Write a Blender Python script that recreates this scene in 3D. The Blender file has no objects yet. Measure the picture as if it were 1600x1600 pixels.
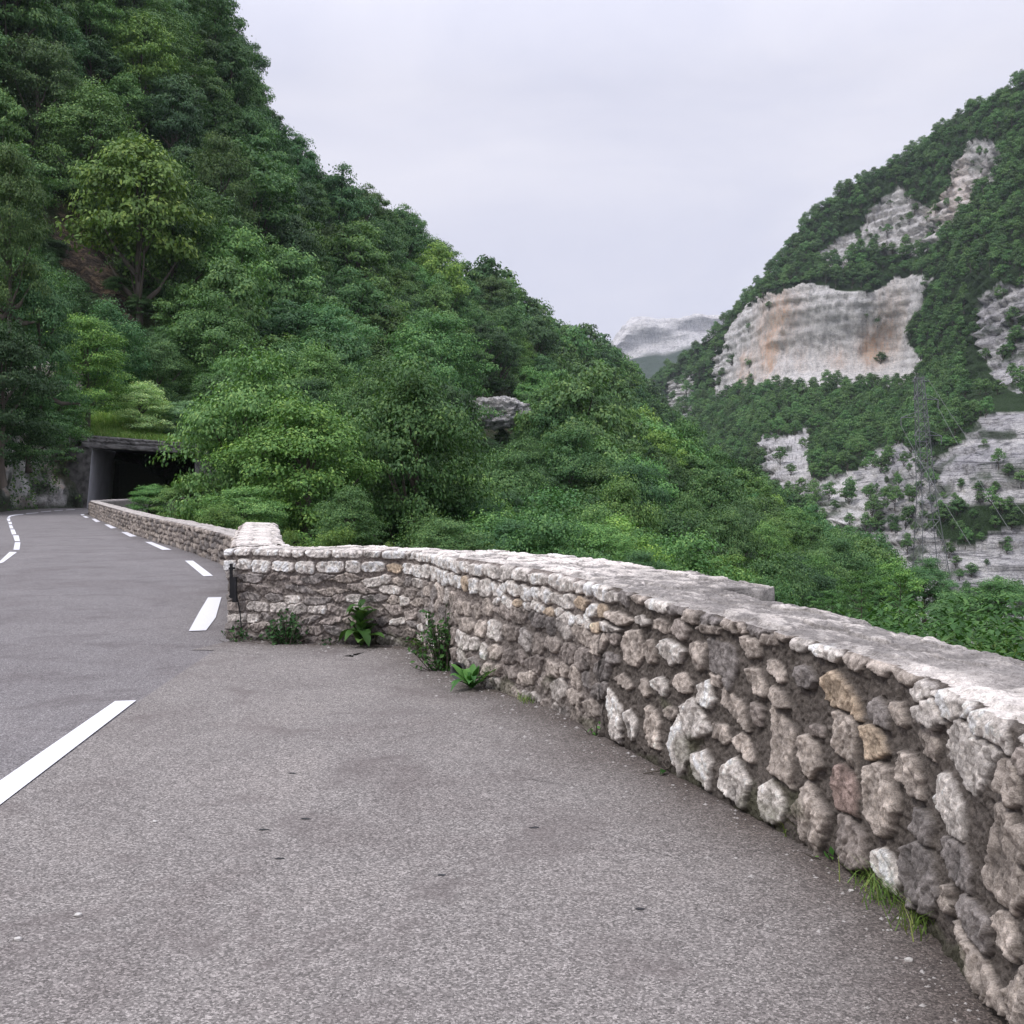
import bpy, math, random
import numpy as np
R = math.radians
rng = np.random.default_rng(7); random.seed(7)
SC = bpy.context.scene; COL = SC.collection
# ------------------------------------------------------------------ camera, sky, sun, exposure
CAMZ = 1.6; TH = math.atan(40/1600.)
cd = bpy.data.cameras.new('camera'); cam = bpy.data.objects.new('camera', cd); COL.objects.link(cam)
cam.location = (0, 0, CAMZ); cam.rotation_euler = (R(90)-TH, 0, 0)
cd.sensor_width = 36; cd.lens = 36; cd.clip_start = .05; cd.clip_end = 30000; SC.camera = cam
W = bpy.data.worlds.new('World'); SC.world = W; W.use_nodes = True
nt = W.node_tree; nt.nodes.clear()
def N(nt, t, **k):
    n = nt.nodes.new(t)
    for a, b in k.items():
        if a.startswith('i_'): n.inputs[a[2:].replace('_', ' ')].default_value = b
        else: setattr(n, a, b)
    return n
def L(nt, a, b): nt.links.new(a, b)
SUN_EL, SUN_AZ = R(52), R(238)
sky = N(nt, 'ShaderNodeTexSky', sky_type='NISHITA', sun_disc=False, sun_elevation=SUN_EL, sun_rotation=SUN_AZ)
tc = N(nt, 'ShaderNodeTexCoord'); sep = N(nt, 'ShaderNodeSeparateXYZ'); L(nt, tc.outputs['Generated'], sep.inputs[0])
mp = N(nt, 'ShaderNodeMapping'); mp.inputs['Scale'].default_value = (1, 1, 2.6); L(nt, tc.outputs['Generated'], mp.inputs[0])
cn = N(nt, 'ShaderNodeTexNoise', i_Scale=2.2, i_Detail=7.0, i_Roughness=.55, i_Distortion=.5); L(nt, mp.outputs[0], cn.inputs['Vector'])
cr = N(nt, 'ShaderNodeValToRGB'); e = cr.color_ramp.elements
e[0].position = .32; e[0].color = (.80, .825, .90, 1); e[1].position = .68; e[1].color = (1.04, 1.035, 1.03, 1); L(nt, cn.outputs['Fac'], cr.inputs[0])
# overcast luminance: brighter towards the zenith
lum = N(nt, 'ShaderNodeMapRange'); L(nt, sep.outputs['Z'], lum.inputs[0])
lum.inputs[1].default_value = .36; lum.inputs[2].default_value = 1; lum.inputs[3].default_value = 7.3; lum.inputs[4].default_value = 19
mul = N(nt, 'ShaderNodeVectorMath', operation='MULTIPLY'); L(nt, cr.outputs[0], mul.inputs[0])
tint = N(nt, 'ShaderNodeVectorMath', operation='SCALE'); tint.inputs[0].default_value = (.975, .965, 1.07); L(nt, lum.outputs[0], tint.inputs['Scale'])
L(nt, tint.outputs[0], mul.inputs[1])
mx = N(nt, 'ShaderNodeMixRGB', i_Fac=.95); L(nt, sky.outputs[0], mx.inputs[1]); L(nt, mul.outputs[0], mx.inputs[2])
bg = N(nt, 'ShaderNodeBackground', i_Strength=.1); L(nt, mx.outputs[0], bg.inputs[0])
wo = N(nt, 'ShaderNodeOutputWorld'); L(nt, bg.outputs[0], wo.inputs[0])
sd = bpy.data.lights.new('sun', 'SUN'); sd.energy = 1.5; sd.angle = R(12); sd.color = (1, .97, .93)
so = bpy.data.objects.new('sun', sd); COL.objects.link(so)
so.rotation_euler = (R(90)-SUN_EL, 0, math.pi-SUN_AZ)
vs = SC.view_settings; vs.view_transform = 'Standard'; vs.look = 'None'; vs.gamma = 1; vs.use_curve_mapping = False; vs.exposure = 0.3
SC.cycles.max_bounces = 6; SC.cycles.diffuse_bounces = 3; SC.cycles.glossy_bounces = 2; SC.cycles.transmission_bounces = 3
SC.cycles.transparent_max_bounces = 8; SC.cycles.volume_bounces = 0
# ------------------------------------------------------------------ helpers
def ray(px, py):
    x = (px-800)/1600; u = (800-py)/1600
    return np.stack([x+0*u, math.cos(TH)+math.sin(TH)*u, -math.sin(TH)+math.cos(TH)*u], -1)
def PT(px, py, D):                       # where a sight line meets depth D (metres ahead)
    r = ray(np.asarray(px, float), np.asarray(py, float)); k = np.asarray(D, float)/r[..., 1]
    return r*k[..., None]+np.array([0, 0, CAMZ])
def G(px, py, z=0.):                     # where a sight line meets the road plane
    r = ray(float(px), float(py)); k = (z-CAMZ)/r[2]; return r*k+np.array([0, 0, CAMZ])
def proj(P):
    x, y, z = P[..., 0], P[..., 1], P[..., 2]-CAMZ
    f = math.cos(TH)*y-math.sin(TH)*z; u = math.sin(TH)*y+math.cos(TH)*z
    f = np.where(f < .1, .1, f)
    return 800+1600*x/f, 800-1600*u/f, f
def vnoise(p, seed=0):
    p = np.asarray(p, float); i = np.floor(p).astype(np.int64); f = p-i; f = f*f*f*(f*(f*6-15)+10)
    out = 0
    for dx in (0, 1):
        wx = f[..., 0] if dx else 1-f[..., 0]
        for dy in (0, 1):
            wy = f[..., 1] if dy else 1-f[..., 1]
            for dz in (0, 1):
                wz = f[..., 2] if dz else 1-f[..., 2]
                h = (i[..., 0]+dx)*374761393+(i[..., 1]+dy)*668265263+(i[..., 2]+dz)*2147483647+seed*1274126177
                h &= 0xffffffff; h = ((h ^ (h >> 13))*1274126177) & 0xffffffff; h = h ^ (h >> 16); h = (h*2246822519) & 0xffffffff; h ^= h >> 15
                out = out+wx*wy*wz*((h & 0xffffff)/float(0xffffff)*2-1)
    return out
def fbm(p, o=4, seed=0, g=.5):
    p = np.asarray(p, float); a = 1; s = 0; n = 0
    for k in range(o):
        s = s+a*vnoise(p*2**k+k*17.3, seed+k); n += a; a *= g
    return s/n
def P3(x, y, z=0): return np.stack(np.broadcast_arrays(x, y, z), -1)
def sstep(a, b, x): t = np.clip((x-a)/(b-a), 0, 1); return t*t*(3-2*t)
def crom(P, n):                          # Catmull-Rom along axis 0, n samples per span
    P = np.asarray(P, float); P = np.concatenate([2*P[:1]-P[1:2], P, 2*P[-1:]-P[-2:-1]]); o = []
    sh = (-1,)+(1,)*(P.ndim-1); t = (np.arange(n)/n).reshape(sh)
    for i in range(1, len(P)-2):
        a, b, c, d = P[i-1:i], P[i:i+1], P[i+1:i+2], P[i+2:i+3]
        o.append(.5*((2*b)+(c-a)*t+(2*a-5*b+4*c-d)*t*t+(-a+3*b-3*c+d)*t**3))
    return np.concatenate(o+[P[-2:-1]])
def tag(o, label=None, cat=None, group=None, kind=None):
    for k, v in (('label', label), ('category', cat), ('group', group), ('kind', kind)):
        if v: o[k] = v
    return o
def mk(name, V, F, mats, parent=None, smooth=True, attrs=None, midx=None):
    V = np.asarray(V, np.float32).reshape(-1, 3); me = bpy.data.meshes.new(name)
    F = np.asarray(F, np.int32); nf, k = F.shape
    me.vertices.add(len(V)); me.vertices.foreach_set('co', V.ravel())
    me.loops.add(nf*k); me.loops.foreach_set('vertex_index', F.ravel())
    me.polygons.add(nf); me.polygons.foreach_set('loop_start', np.arange(0, nf*k, k, dtype=np.int32))
    me.polygons.foreach_set('use_smooth', np.full(nf, smooth, bool))
    if midx is not None: me.polygons.foreach_set('material_index', np.asarray(midx, np.int32))
    for m in (mats if isinstance(mats, (list, tuple)) else [mats]): me.materials.append(m)
    for an, av in (attrs or {}).items():
        av = np.asarray(av, np.float32)
        if av.ndim == 1: a = me.attributes.new(an, 'FLOAT', 'POINT'); a.data.foreach_set('value', av)
        else:
            if av.shape[1] == 3: av = np.c_[av, np.ones(len(av), np.float32)]
            a = me.attributes.new(an, 'FLOAT_COLOR', 'POINT'); a.data.foreach_set('color', av.ravel())
    me.update(calc_edges=True); me.validate()
    o = bpy.data.objects.new(name, me); COL.objects.link(o)
    if parent: o.parent = parent
    return o
def gridF(nv, nu, flip=False):
    a = (np.arange(nv-1)[:, None]*nu+np.arange(nu-1)[None]).ravel()
    F = np.stack([a, a+1, a+nu+1, a+nu], 1)
    return F[:, ::-1] if flip else F
class MB:
    def __init__(s): s.V = []; s.F = []; s.n = 0
    def add(s, V, F): s.V.append(np.asarray(V, float)); s.F.append(np.asarray(F)+s.n); s.n += len(V)
    def box(s, c, d, rz=0, rx=0):
        v = np.array([[x, y, z] for x in (-.5, .5) for y in (-.5, .5) for z in (-.5, .5)])*np.array(d)
        ca, sa = math.cos(rx), math.sin(rx); v = np.stack([v[:, 0], v[:, 1]*ca-v[:, 2]*sa, v[:, 1]*sa+v[:, 2]*ca], 1)
        ca, sa = math.cos(rz), math.sin(rz); v = np.stack([v[:, 0]*ca-v[:, 1]*sa, v[:, 0]*sa+v[:, 1]*ca, v[:, 2]], 1)
        s.add(v+np.array(c), [[0, 1, 3, 2], [4, 6, 7, 5], [0, 4, 5, 1], [2, 3, 7, 6], [0, 2, 6, 4], [1, 5, 7, 3]])
    def tube(s, P, r, k=6):
        P = np.asarray(P, float); n = len(P); r = np.broadcast_to(np.asarray(r, float), (n,))
        T = np.gradient(P, axis=0); T /= np.linalg.norm(T, axis=1)[:, None]+1e-9
        up = np.where(np.abs(T[:, 2:3]) > .9, np.array([[1., 0, 0]]), np.array([[0, 0, 1.]]))
        A = np.cross(T, up); A /= np.linalg.norm(A, axis=1)[:, None]+1e-9; B = np.cross(T, A)
        an = np.arange(k)/k*2*math.pi
        V = P[:, None]+r[:, None, None]*(A[:, None]*np.cos(an)[None, :, None]+B[:, None]*np.sin(an)[None, :, None])
        F = [[i*k+j, i*k+(j+1) % k, (i+1)*k+(j+1) % k, (i+1)*k+j] for i in range(n-1) for j in range(k)]
        s.add(V.reshape(-1, 3), F)
    def build(s, name, mat, parent=None, smooth=False): return mk(name, np.vstack(s.V), np.vstack(s.F), mat, parent, smooth)
def empty(name, loc=(0, 0, 0), rz=0):
    o = bpy.data.objects.new(name, None); COL.objects.link(o); o.location = loc; o.rotation_euler = (0, 0, rz); o.empty_display_size = .3; return o
# ------------------------------------------------------------------ materials
def mat(name, rough=.9, spec=.2):
    m = bpy.data.materials.new(name); m.use_nodes = True; t = m.node_tree; b = t.nodes['Principled BSDF']
    b.inputs['Roughness'].default_value = rough; b.inputs['Specular IOR Level'].default_value = spec
    return m, t, b
def noise(t, scale, detail=4, rough=.55, vec=None, dist=0, sc=None, coord='Object'):
    n = N(t, 'ShaderNodeTexNoise', i_Scale=scale, i_Detail=float(detail), i_Roughness=rough, i_Distortion=dist)
    if vec is None:
        c = N(t, 'ShaderNodeTexCoord'); vec = c.outputs[coord]
    if sc: m = N(t, 'ShaderNodeMapping'); m.inputs['Scale'].default_value = sc; L(t, vec, m.inputs[0]); vec = m.outputs[0]
    L(t, vec, n.inputs['Vector']); return n.outputs['Fac']
def ramp(t, fac, stops):
    r = N(t, 'ShaderNodeValToRGB'); el = r.color_ramp.elements
    while len(el) < len(stops): el.new(.5)
    for q, (p, c) in zip(el, stops): q.position = p; q.color = (*c, 1) if len(c) == 3 else c
    L(t, fac, r.inputs[0]); return r.outputs[0]
def mix(t, fac, a, b, mode='MIX'):
    n = N(t, 'ShaderNodeMixRGB', blend_type=mode)
    for i, v in ((0, fac), (1, a), (2, b)):
        if hasattr(v, 'is_linked'): L(t, v, n.inputs[i])
        elif i: n.inputs[i].default_value = (*v, 1) if len(v) == 3 else v
        else: n.inputs[0].default_value = v
    return n.outputs[0]
def attr(t, name, out='Fac'): return N(t, 'ShaderNodeAttribute', attribute_name=name).outputs[out]
def bump(t, b, h, strength=.5, dist=.01):
    n = N(t, 'ShaderNodeBump', i_Strength=strength, i_Distance=dist); L(t, h, n.inputs['Height']); L(t, n.outputs[0], b.inputs['Normal'])
def simple(name, col, rough=.8, spec=.3, metal=0, ns=6, var=.25):
    m, t, b = mat(name, rough, spec); b.inputs['Metallic'].default_value = metal
    c = ramp(t, noise(t, ns), [(.3, tuple(x*(1-var) for x in col)), (.7, tuple(x*(1+var) for x in col))]); L(t, c, b.inputs['Base Color']); return m
def leafmat(name, ca, cb, cc, trans=.2):
    m, t, b = mat(name, .55, .25)
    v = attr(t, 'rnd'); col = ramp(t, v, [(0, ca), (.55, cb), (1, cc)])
    oi = N(t, 'ShaderNodeObjectInfo')
    hs = N(t, 'ShaderNodeHueSaturation'); L(t, col, hs.inputs['Color'])
    a = N(t, 'ShaderNodeMapRange'); L(t, oi.outputs['Random'], a.inputs[0]); a.inputs[3].default_value = .488; a.inputs[4].default_value = .514; L(t, a.outputs[0], hs.inputs['Hue'])
    q = N(t, 'ShaderNodeMath', operation='MULTIPLY'); L(t, oi.outputs['Random'], q.inputs[0]); q.inputs[1].default_value = 7.31
    f = N(t, 'ShaderNodeMath', operation='FRACT'); L(t, q.outputs[0], f.inputs[0])
    c = N(t, 'ShaderNodeMapRange'); L(t, f.outputs[0], c.inputs[0]); c.inputs[3].default_value = .62; c.inputs[4].default_value = 1.38; L(t, c.outputs[0], hs.inputs['Value']); hs.inputs['Saturation'].default_value = .96
    o = mix(t, 1., hs.outputs[0], oi.outputs['Color'], 'MULTIPLY')
    L(t, o, b.inputs['Base Color'])
    tr = N(t, 'ShaderNodeBsdfTranslucent'); br = mix(t, 1., o, (1.15, 1.2, .6), 'MULTIPLY'); L(t, br, tr.inputs[0])
    ms = N(t, 'ShaderNodeMixShader', i_Fac=trans); L(t, b.outputs[0], ms.inputs[1]); L(t, tr.outputs[0], ms.inputs[2])
    L(t, ms.outputs[0], t.nodes['Material Output'].inputs['Surface']); return m
M = {}
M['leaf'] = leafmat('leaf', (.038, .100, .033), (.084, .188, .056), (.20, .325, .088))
M['weed'] = leafmat('weed_leaf', (.03, .09, .02), (.055, .16, .03), (.11, .23, .05))
M['grass'] = leafmat('grass_blade', (.11, .20, .04), (.18, .32, .06), (.34, .40, .12))
M['bark'] = simple('bark', (.10, .085, .07), ns=9)
M['steel'] = simple('galvanised_steel', (.17, .175, .185), .5, .5, .4)
M['black'] = simple('black_painted_steel', (.012, .012, .014), .45, .5)
M['wire'] = simple('wire', (.22, .22, .23), .5, .5)
def asphalt(name, base, warm):
    m, t, b = mat(name, .88, .25)
    c = N(t, 'ShaderNodeTexCoord').outputs['Object']
    v = N(t, 'ShaderNodeTexVoronoi', i_Scale=135.); L(t, c, v.inputs['Vector'])
    s = N(t, 'ShaderNodeSeparateXYZ'); L(t, v.outputs['Color'], s.inputs[0])
    d = tuple(x*.48 for x in base); h = tuple(x*1.9 for x in base)
    agg = ramp(t, s.outputs[0], [(0, d), (.3, tuple(x*.78 for x in base)), (.75, tuple(x*1.22 for x in base)), (1, h)])
    fine = noise(t, 260, 2, .6, c); agg = mix(t, .8, agg, ramp(t, fine, [(.34, (.58, .57, .57)), (.66, (1.42, 1.42, 1.42))]), 'MULTIPLY')
    mid = noise(t, 14, 5, .65, c); agg = mix(t, .45, agg, ramp(t, mid, [(.3, (.72, .70, .70)), (.7, (1.25, 1.25, 1.25))]), 'MULTIPLY')
    big = noise(t, .55, 6, .6, c, 1.2); agg = mix(t, .8, agg, ramp(t, big, [(.3, (.80, .77, .77)), (.5, (1, 1, 1)), (.7, (1.12, 1.11, 1.10))]), 'MULTIPLY')
    st = noise(t, 1.7, 4, .6, c, .5); agg = mix(t, ramp(t, st, [(.53, (0, 0, 0)), (.70, (.55, .55, .55))]), agg, tuple(x*.6 for x in warm))
    dn = noise(t, 2.6, 5, .65, c); agg = mix(t, mix(t, 1., attr(t, 'dirt_shade'), ramp(t, dn, [(.3, (.55, .55, .55)), (.6, (1, 1, 1))]), 'MULTIPLY'), agg, mix(t, 1., agg, (.50, .45, .42), 'MULTIPLY'))  # wall-foot darkening: dirt plus contact shade put into the colour
    L(t, agg, b.inputs['Base Color']); bump(t, b, mix(t, .5, v.outputs['Distance'], fine), .55, .004); return m
M['road'] = asphalt('asphalt', (.180, .170, .169), (.17, .15, .15))
M['layby'] = asphalt('layby_asphalt', (.206, .191, .179), (.20, .168, .16))
def paint():
    m, t, b = mat('road_paint', .7, .3)
    n = noise(t, 60, 6, .7); c = ramp(t, n, [(.30, (.30, .29, .29)), (.37, (.68, .68, .71)), (.8, (.80, .80, .84))]); L(t, c, b.inputs['Base Color']); bump(t, b, n, .3, .003); return m
M['paint'] = paint()
def wallmat():
    m, t, b = mat('rubble_masonry', .92, .15)
    c = N(t, 'ShaderNodeTexCoord').outputs['Object']
    base = attr(t, 'col', 'Color')
    n1 = noise(t, 45, 6, .7, c, .8); n2 = noise(t, 190, 3, .6, c); n3 = noise(t, 7, 5, .6, c)
    k = mix(t, .85, base, ramp(t, n1, [(.30, (.38, .36, .34)), (.5, (1, 1, 1)), (.70, (1.5, 1.48, 1.44))]), 'MULTIPLY')
    k = mix(t, .6, k, ramp(t, n2, [(.3, (.6, .6, .6)), (.7, (1.35, 1.35, 1.35))]), 'MULTIPLY')
    k = mix(t, .6, k, ramp(t, n3, [(.3, (.78, .76, .74)), (.7, (1.15, 1.15, 1.14))]), 'MULTIPLY')
    L(t, k, b.inputs['Base Color']); bump(t, b, mix(t, .45, n1, n2), .75, .012); return m
M['masonry'] = wallmat()
def rockmat(name, big=1., warm=.0, grass=True):
    m, t, b = mat(name, .95, .1)
    c = N(t, 'ShaderNodeTexCoord').outputs['Object']
    strata = noise(t, .30*big, 8, .7, c, .4, (.35, .35, 2.6)); vert = noise(t, .22*big, 7, .7, c, .6, (1.6, 1.6, .22)); fine = noise(t, 1.3*big, 6, .7, c)
    k = ramp(t, strata, [(.28, (.60, .585, .58)), (.42, (.73, .71, .69)), (.55, (.78, .755, .73)), (.75, (.84, .81, .78))])
    k = mix(t, .4, k, ramp(t, vert, [(.32, (.72, .73, .77)), (.5, (1, 1, 1)), (.7, (1.1, 1.08, 1.05))]), 'MULTIPLY')
    k = mix(t, .6, k, ramp(t, fine, [(.3, (.62, .62, .63)), (.62, (1.2, 1.2, 1.2))]), 'MULTIPLY')
    c1 = noise(t, .055*big, 9, .62, c, .3, (1, 1, 5.)); c2 = noise(t, .16*big, 8, .62, c, .3, (1, 1, .25)); c3 = noise(t, .22*big, 8, .66, c, .6)
    one = (1, 1, 1); dk = (.30, .30, .32)
    for cc in (c1, c2, c3): k = mix(t, .45, k, ramp(t, cc, [(.478, one), (.498, dk), (.502, dk), (.522, one)]), 'MULTIPLY')
    bd = noise(t, .42*big, 3, .5, c, .5, (.07, .07, 1.0)); bl = noise(t, .05*big, 4, .6, c)
    bm = mix(t, 1., ramp(t, bd, [(.30, (.30, .30, .31)), (.35, (.8, .8, .81)), (.462, (1, 1, 1)), (.485, (.28, .28, .29)), (.505, (.92, .92, .93)), (.62, (1.05, 1.04, 1.03)), (.64, (.55, .55, .55)), (.66, (1, 1, 1))]), ramp(t, bl, [(.35, (.62, .62, .66)), (.6, (.9, .9, .9))]), 'MULTIPLY')
    k = mix(t, attr(t, 'bed'), k, mix(t, 1., k, bm, 'MULTIPLY'))
    org = mix(t, ramp(t, vert, [(.3, (.35, .35, .35)), (.6, (1, 1, 1))]), (.72, .60, .50), (.78, .50, .33))
    k = mix(t, mix(t, 1., attr(t, 'ochre'), ramp(t, mix(t, .5, vert, fine), [(.40, (.25, .25, .25)), (.56, (1, 1, 1))]), 'MULTIPLY'), k, mix(t, .8, org, ramp(t, fine, [(.3, (.6, .6, .6)), (.62, (1.1, 1.1, 1.1))]), 'MULTIPLY'))
    g = noise(t, 1.1*big, 5, .7, c)
    green = ramp(t, g, [(.3, (.018, .034, .014)), (.6, (.04, .07, .028)), (.8, (.08, .11, .045))])
    k = mix(t, attr(t, 'green'), k, green)
    L(t, k, b.inputs['Base Color']); bump(t, b, mix(t, .5, c3, fine), 1., 3/big); return m
M['cliff'] = rockmat('limestone_cliff')
M['far'] = rockmat('far_limestone', .16)
M['rockface'] = rockmat('roadside_rock', 4.)
def soilmat():
    m, t, b = mat('hillside_soil', .95, .1)
    n = noise(t, .35, 8, .7); n2 = noise(t, 3, 5, .7)
    cg = ramp(t, noise(t, .5, 9, .68, sc=(1, 1, 2)), [(.32, (.03, .026, .024)), (.5, (.10, .08, .062)), (.6, (.26, .19, .125)), (.75, (.36, .32, .27))])
    k = ramp(t, n, [(.3, (.035, .05, .022)), (.5, (.055, .075, .03)), (.62, (.10, .085, .06)), (.75, (.20, .19, .175))])
    k = mix(t, .7, k, ramp(t, n2, [(.3, (.5, .5, .5)), (.7, (1.4, 1.4, 1.4))]), 'MULTIPLY'); k = mix(t, attr(t, 'crag'), k, mix(t, .8, cg, ramp(t, n2, [(.35, (.35, .35, .35)), (.6, (1.2, 1.2, 1.2))]), 'MULTIPLY')); L(t, k, b.inputs['Base Color']); bump(t, b, n2, 1., .8); return m
M['soil'] = soilmat()
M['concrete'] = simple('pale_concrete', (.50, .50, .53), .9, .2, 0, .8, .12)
M['lintel'] = simple('mossy_stone', (.15, .145, .14), .95, .1, 0, 2.2, .5)

def brown():
    m, t, b = mat('brown_rock', .95, .1); n = noise(t, .6, 8, .7, sc=(1, 1, 1.8)); n2 = noise(t, 2.5, 5, .7)
    k = ramp(t, n, [(.3, (.02, .02, .018)), (.52, (.05, .042, .035)), (.66, (.15, .10, .065)), (.8, (.20, .18, .15))]); k = mix(t, .7, k, ramp(t, n2, [(.35, (.4, .4, .4)), (.6, (1.2, 1.2, 1.2))]), 'MULTIPLY'); L(t, k, b.inputs['Base Color']); bump(t, b, n2, 1, .8); return m
M['brownrock'] = brown()
HAZE = 0.00007
# ------------------------------------------------------------------ road, lay-by, markings
def sheet(name, poly, z, m, kind='structure'):
    poly = [tuple(p[:2]) for p in poly]; me = bpy.data.meshes.new(name)
    me.from_pydata([(x, y, z) for x, y in poly], [], [tuple(range(len(poly)))]); me.materials.append(m); me.update()
    if me.polygons[0].normal.z < 0: me.flip_normals()
    o = bpy.data.objects.new(name, me); COL.objects.link(o)
    if kind: o['kind'] = kind
    return o
WPTS = [(-2.80, 11.22), (-2.87, 11.0), (-2.98, 10.76), (-2.85, 10.69), (-2.13, 10.416), (-1.555, 10.331), (-1.15, 10.22), (-.837, 9.83), (-.612, 9.109), (-.371, 8.442), (-.035, 7.866), (.277, 7.342), (.54, 6.614), (.915, 5.59), (1.263, 4.66), (1.453, 4.039), (1.49, 3.543), (1.46, 3.039), (1.45, 2.4), (1.40, 1.6), (1.3, .6), (1.2, -.6)]
FPTS = [(-4.62, 17.2), (-5.1, 19), (-6.15, 21.5), (-8.75, 26.8), (-12.1, 33.2), (-17.8, 45), (-24.0, 58.2), (-24.95, 61.5), (-25.3, 66), (-25.1, 72), (-24.9, 79.5)]
RPTS = [(-4.45, 16.9), (-3.9, 14.6), (-3.33, 12.3), (-2.945, 10.84)]
W_in = [(x+.12, y+.12) for x, y in WPTS[2:]]
road = [(-3.0, -4), (1.3, -4)]+W_in[::-1]+[(-3.2, 12.3), (-4.3, 16.9)]+[(x+.15, y) for x, y in FPTS]+[(-24.4, 90), (-23.6, 118), (-34, 118), (-33.5, 90), (-33.0, 77.5), (-34.2, 73), (-32.6, 63), (-33, 50), (-36, 30), (-36, 0), (-30, -8), (-10, -10)]
sheet('road', road, 0, M['road'])
g1, g2 = G(213, 1099), G(-120, 1352)
lay = [(-2.93, 10.6), tuple(G(300, 1040)[:2]), tuple(g1[:2]), tuple(g2[:2]), (-2.4, 0), (-2.2, -4), (1.3, -4)]+[(x+.08, y+.08) for x, y in WPTS[3:]][::-1]
sheet('lay_by', lay, .004, M['layby'])
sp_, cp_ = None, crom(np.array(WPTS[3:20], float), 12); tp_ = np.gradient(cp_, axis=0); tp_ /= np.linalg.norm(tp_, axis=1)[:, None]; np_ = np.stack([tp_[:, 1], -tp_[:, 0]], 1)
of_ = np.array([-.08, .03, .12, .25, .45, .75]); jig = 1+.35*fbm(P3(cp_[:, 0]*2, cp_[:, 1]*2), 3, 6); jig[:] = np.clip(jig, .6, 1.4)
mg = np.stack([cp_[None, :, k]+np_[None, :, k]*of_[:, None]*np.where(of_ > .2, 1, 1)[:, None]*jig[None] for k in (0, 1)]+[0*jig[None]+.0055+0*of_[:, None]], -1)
mk('lay_by_margin', mg, gridF(len(of_), len(cp_), True), M['layby'], None, True, {'dirt_shade': np.repeat([1., 1., .85, .5, .2, 0.], len(cp_))})['kind'] = 'structure'  # dirt and contact shade painted together, fading out from the wall foot
MK = [([(289, 876.6), (301.6, 876.6), (332.8, 900.3), (318, 901)], 'e'), ([(325, 934.4), (346, 933.8), (337, 966), (322, 986), (295, 987), (312.5, 955)], 'e'),
 ([(226.6, 847.2), (236.9, 847.2), (268, 859.4), (253.8, 859.7)], 'e'), ([(189, 831.6), (198.4, 831.6), (214, 838.4), (203, 839)], 'e'),
 ([(163, 819.7), (170, 819.7), (182, 825.3), (173.4, 826)], 'e'), ([(143, 811), (148.4, 810.6), (157, 815.3), (150, 816)], 'e'), ([(128.8, 806.9), (134.4, 806.6), (139, 808.8), (133.8, 809.4)], 'e'),
 ([(125.6, 803.8), (131, 803.4), (132.5, 805.3), (127.5, 805.6)], 'e'),
 ([(-5, 882), (15, 862.8), (26.5, 863.1), (4.7, 879.4)], 'c'), ([(23.4, 847.8), (31.9, 847.8), (30.3, 859.4), (21, 859.4)], 'c'), ([(20.3, 836.9), (29, 836.9), (31.2, 846), (23.4, 846)], 'c'),
 ([(16.2, 827.5), (22.5, 827.5), (25.6, 835), (18.8, 835.6)], 'c'), ([(14, 821), (18.8, 821), (21.2, 826), (15.6, 826.2)], 'c'), ([(12.5, 815.6), (18, 815.6), (18.8, 819.4), (14, 819.7)], 'c'),
 ([(10.5, 810.6), (15.6, 810), (16.2, 814), (12, 814.5)], 'c'), ([(11, 809.6), (14, 806.2), (24, 804.2), (36, 803.4), (37, 804.2), (25, 805.2), (17, 807.2), (15, 809.3)], 'c'),
 ([(40.6, 802.4), (59.4, 800.9), (60, 801.5), (41, 803.2)], 'c'), ([(64, 799.8), (79.7, 798.5), (80, 799.1), (64.5, 800.4)], 'c'), ([(85, 798), (98, 797), (98, 797.5), (85, 798.5)], 'c'), ([(103, 796.7), (117, 796), (117, 796.5), (103, 797.2)], 'c'),
 ([(180, 1097), (213, 1096), (0, 1260), (-120, 1352), (-120, 1305), (0, 1222)], 'b')]
EL = ['first edge dash past the wall corner, beside the far parapet', 'broad curved white dash lying beside the left end of the lookout wall']
for i, (q, k) in enumerate(MK):
    o = sheet('road_marking', [G(*p) for p in q], .009, M['paint'], None); o['kind'] = 'structure'
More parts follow.
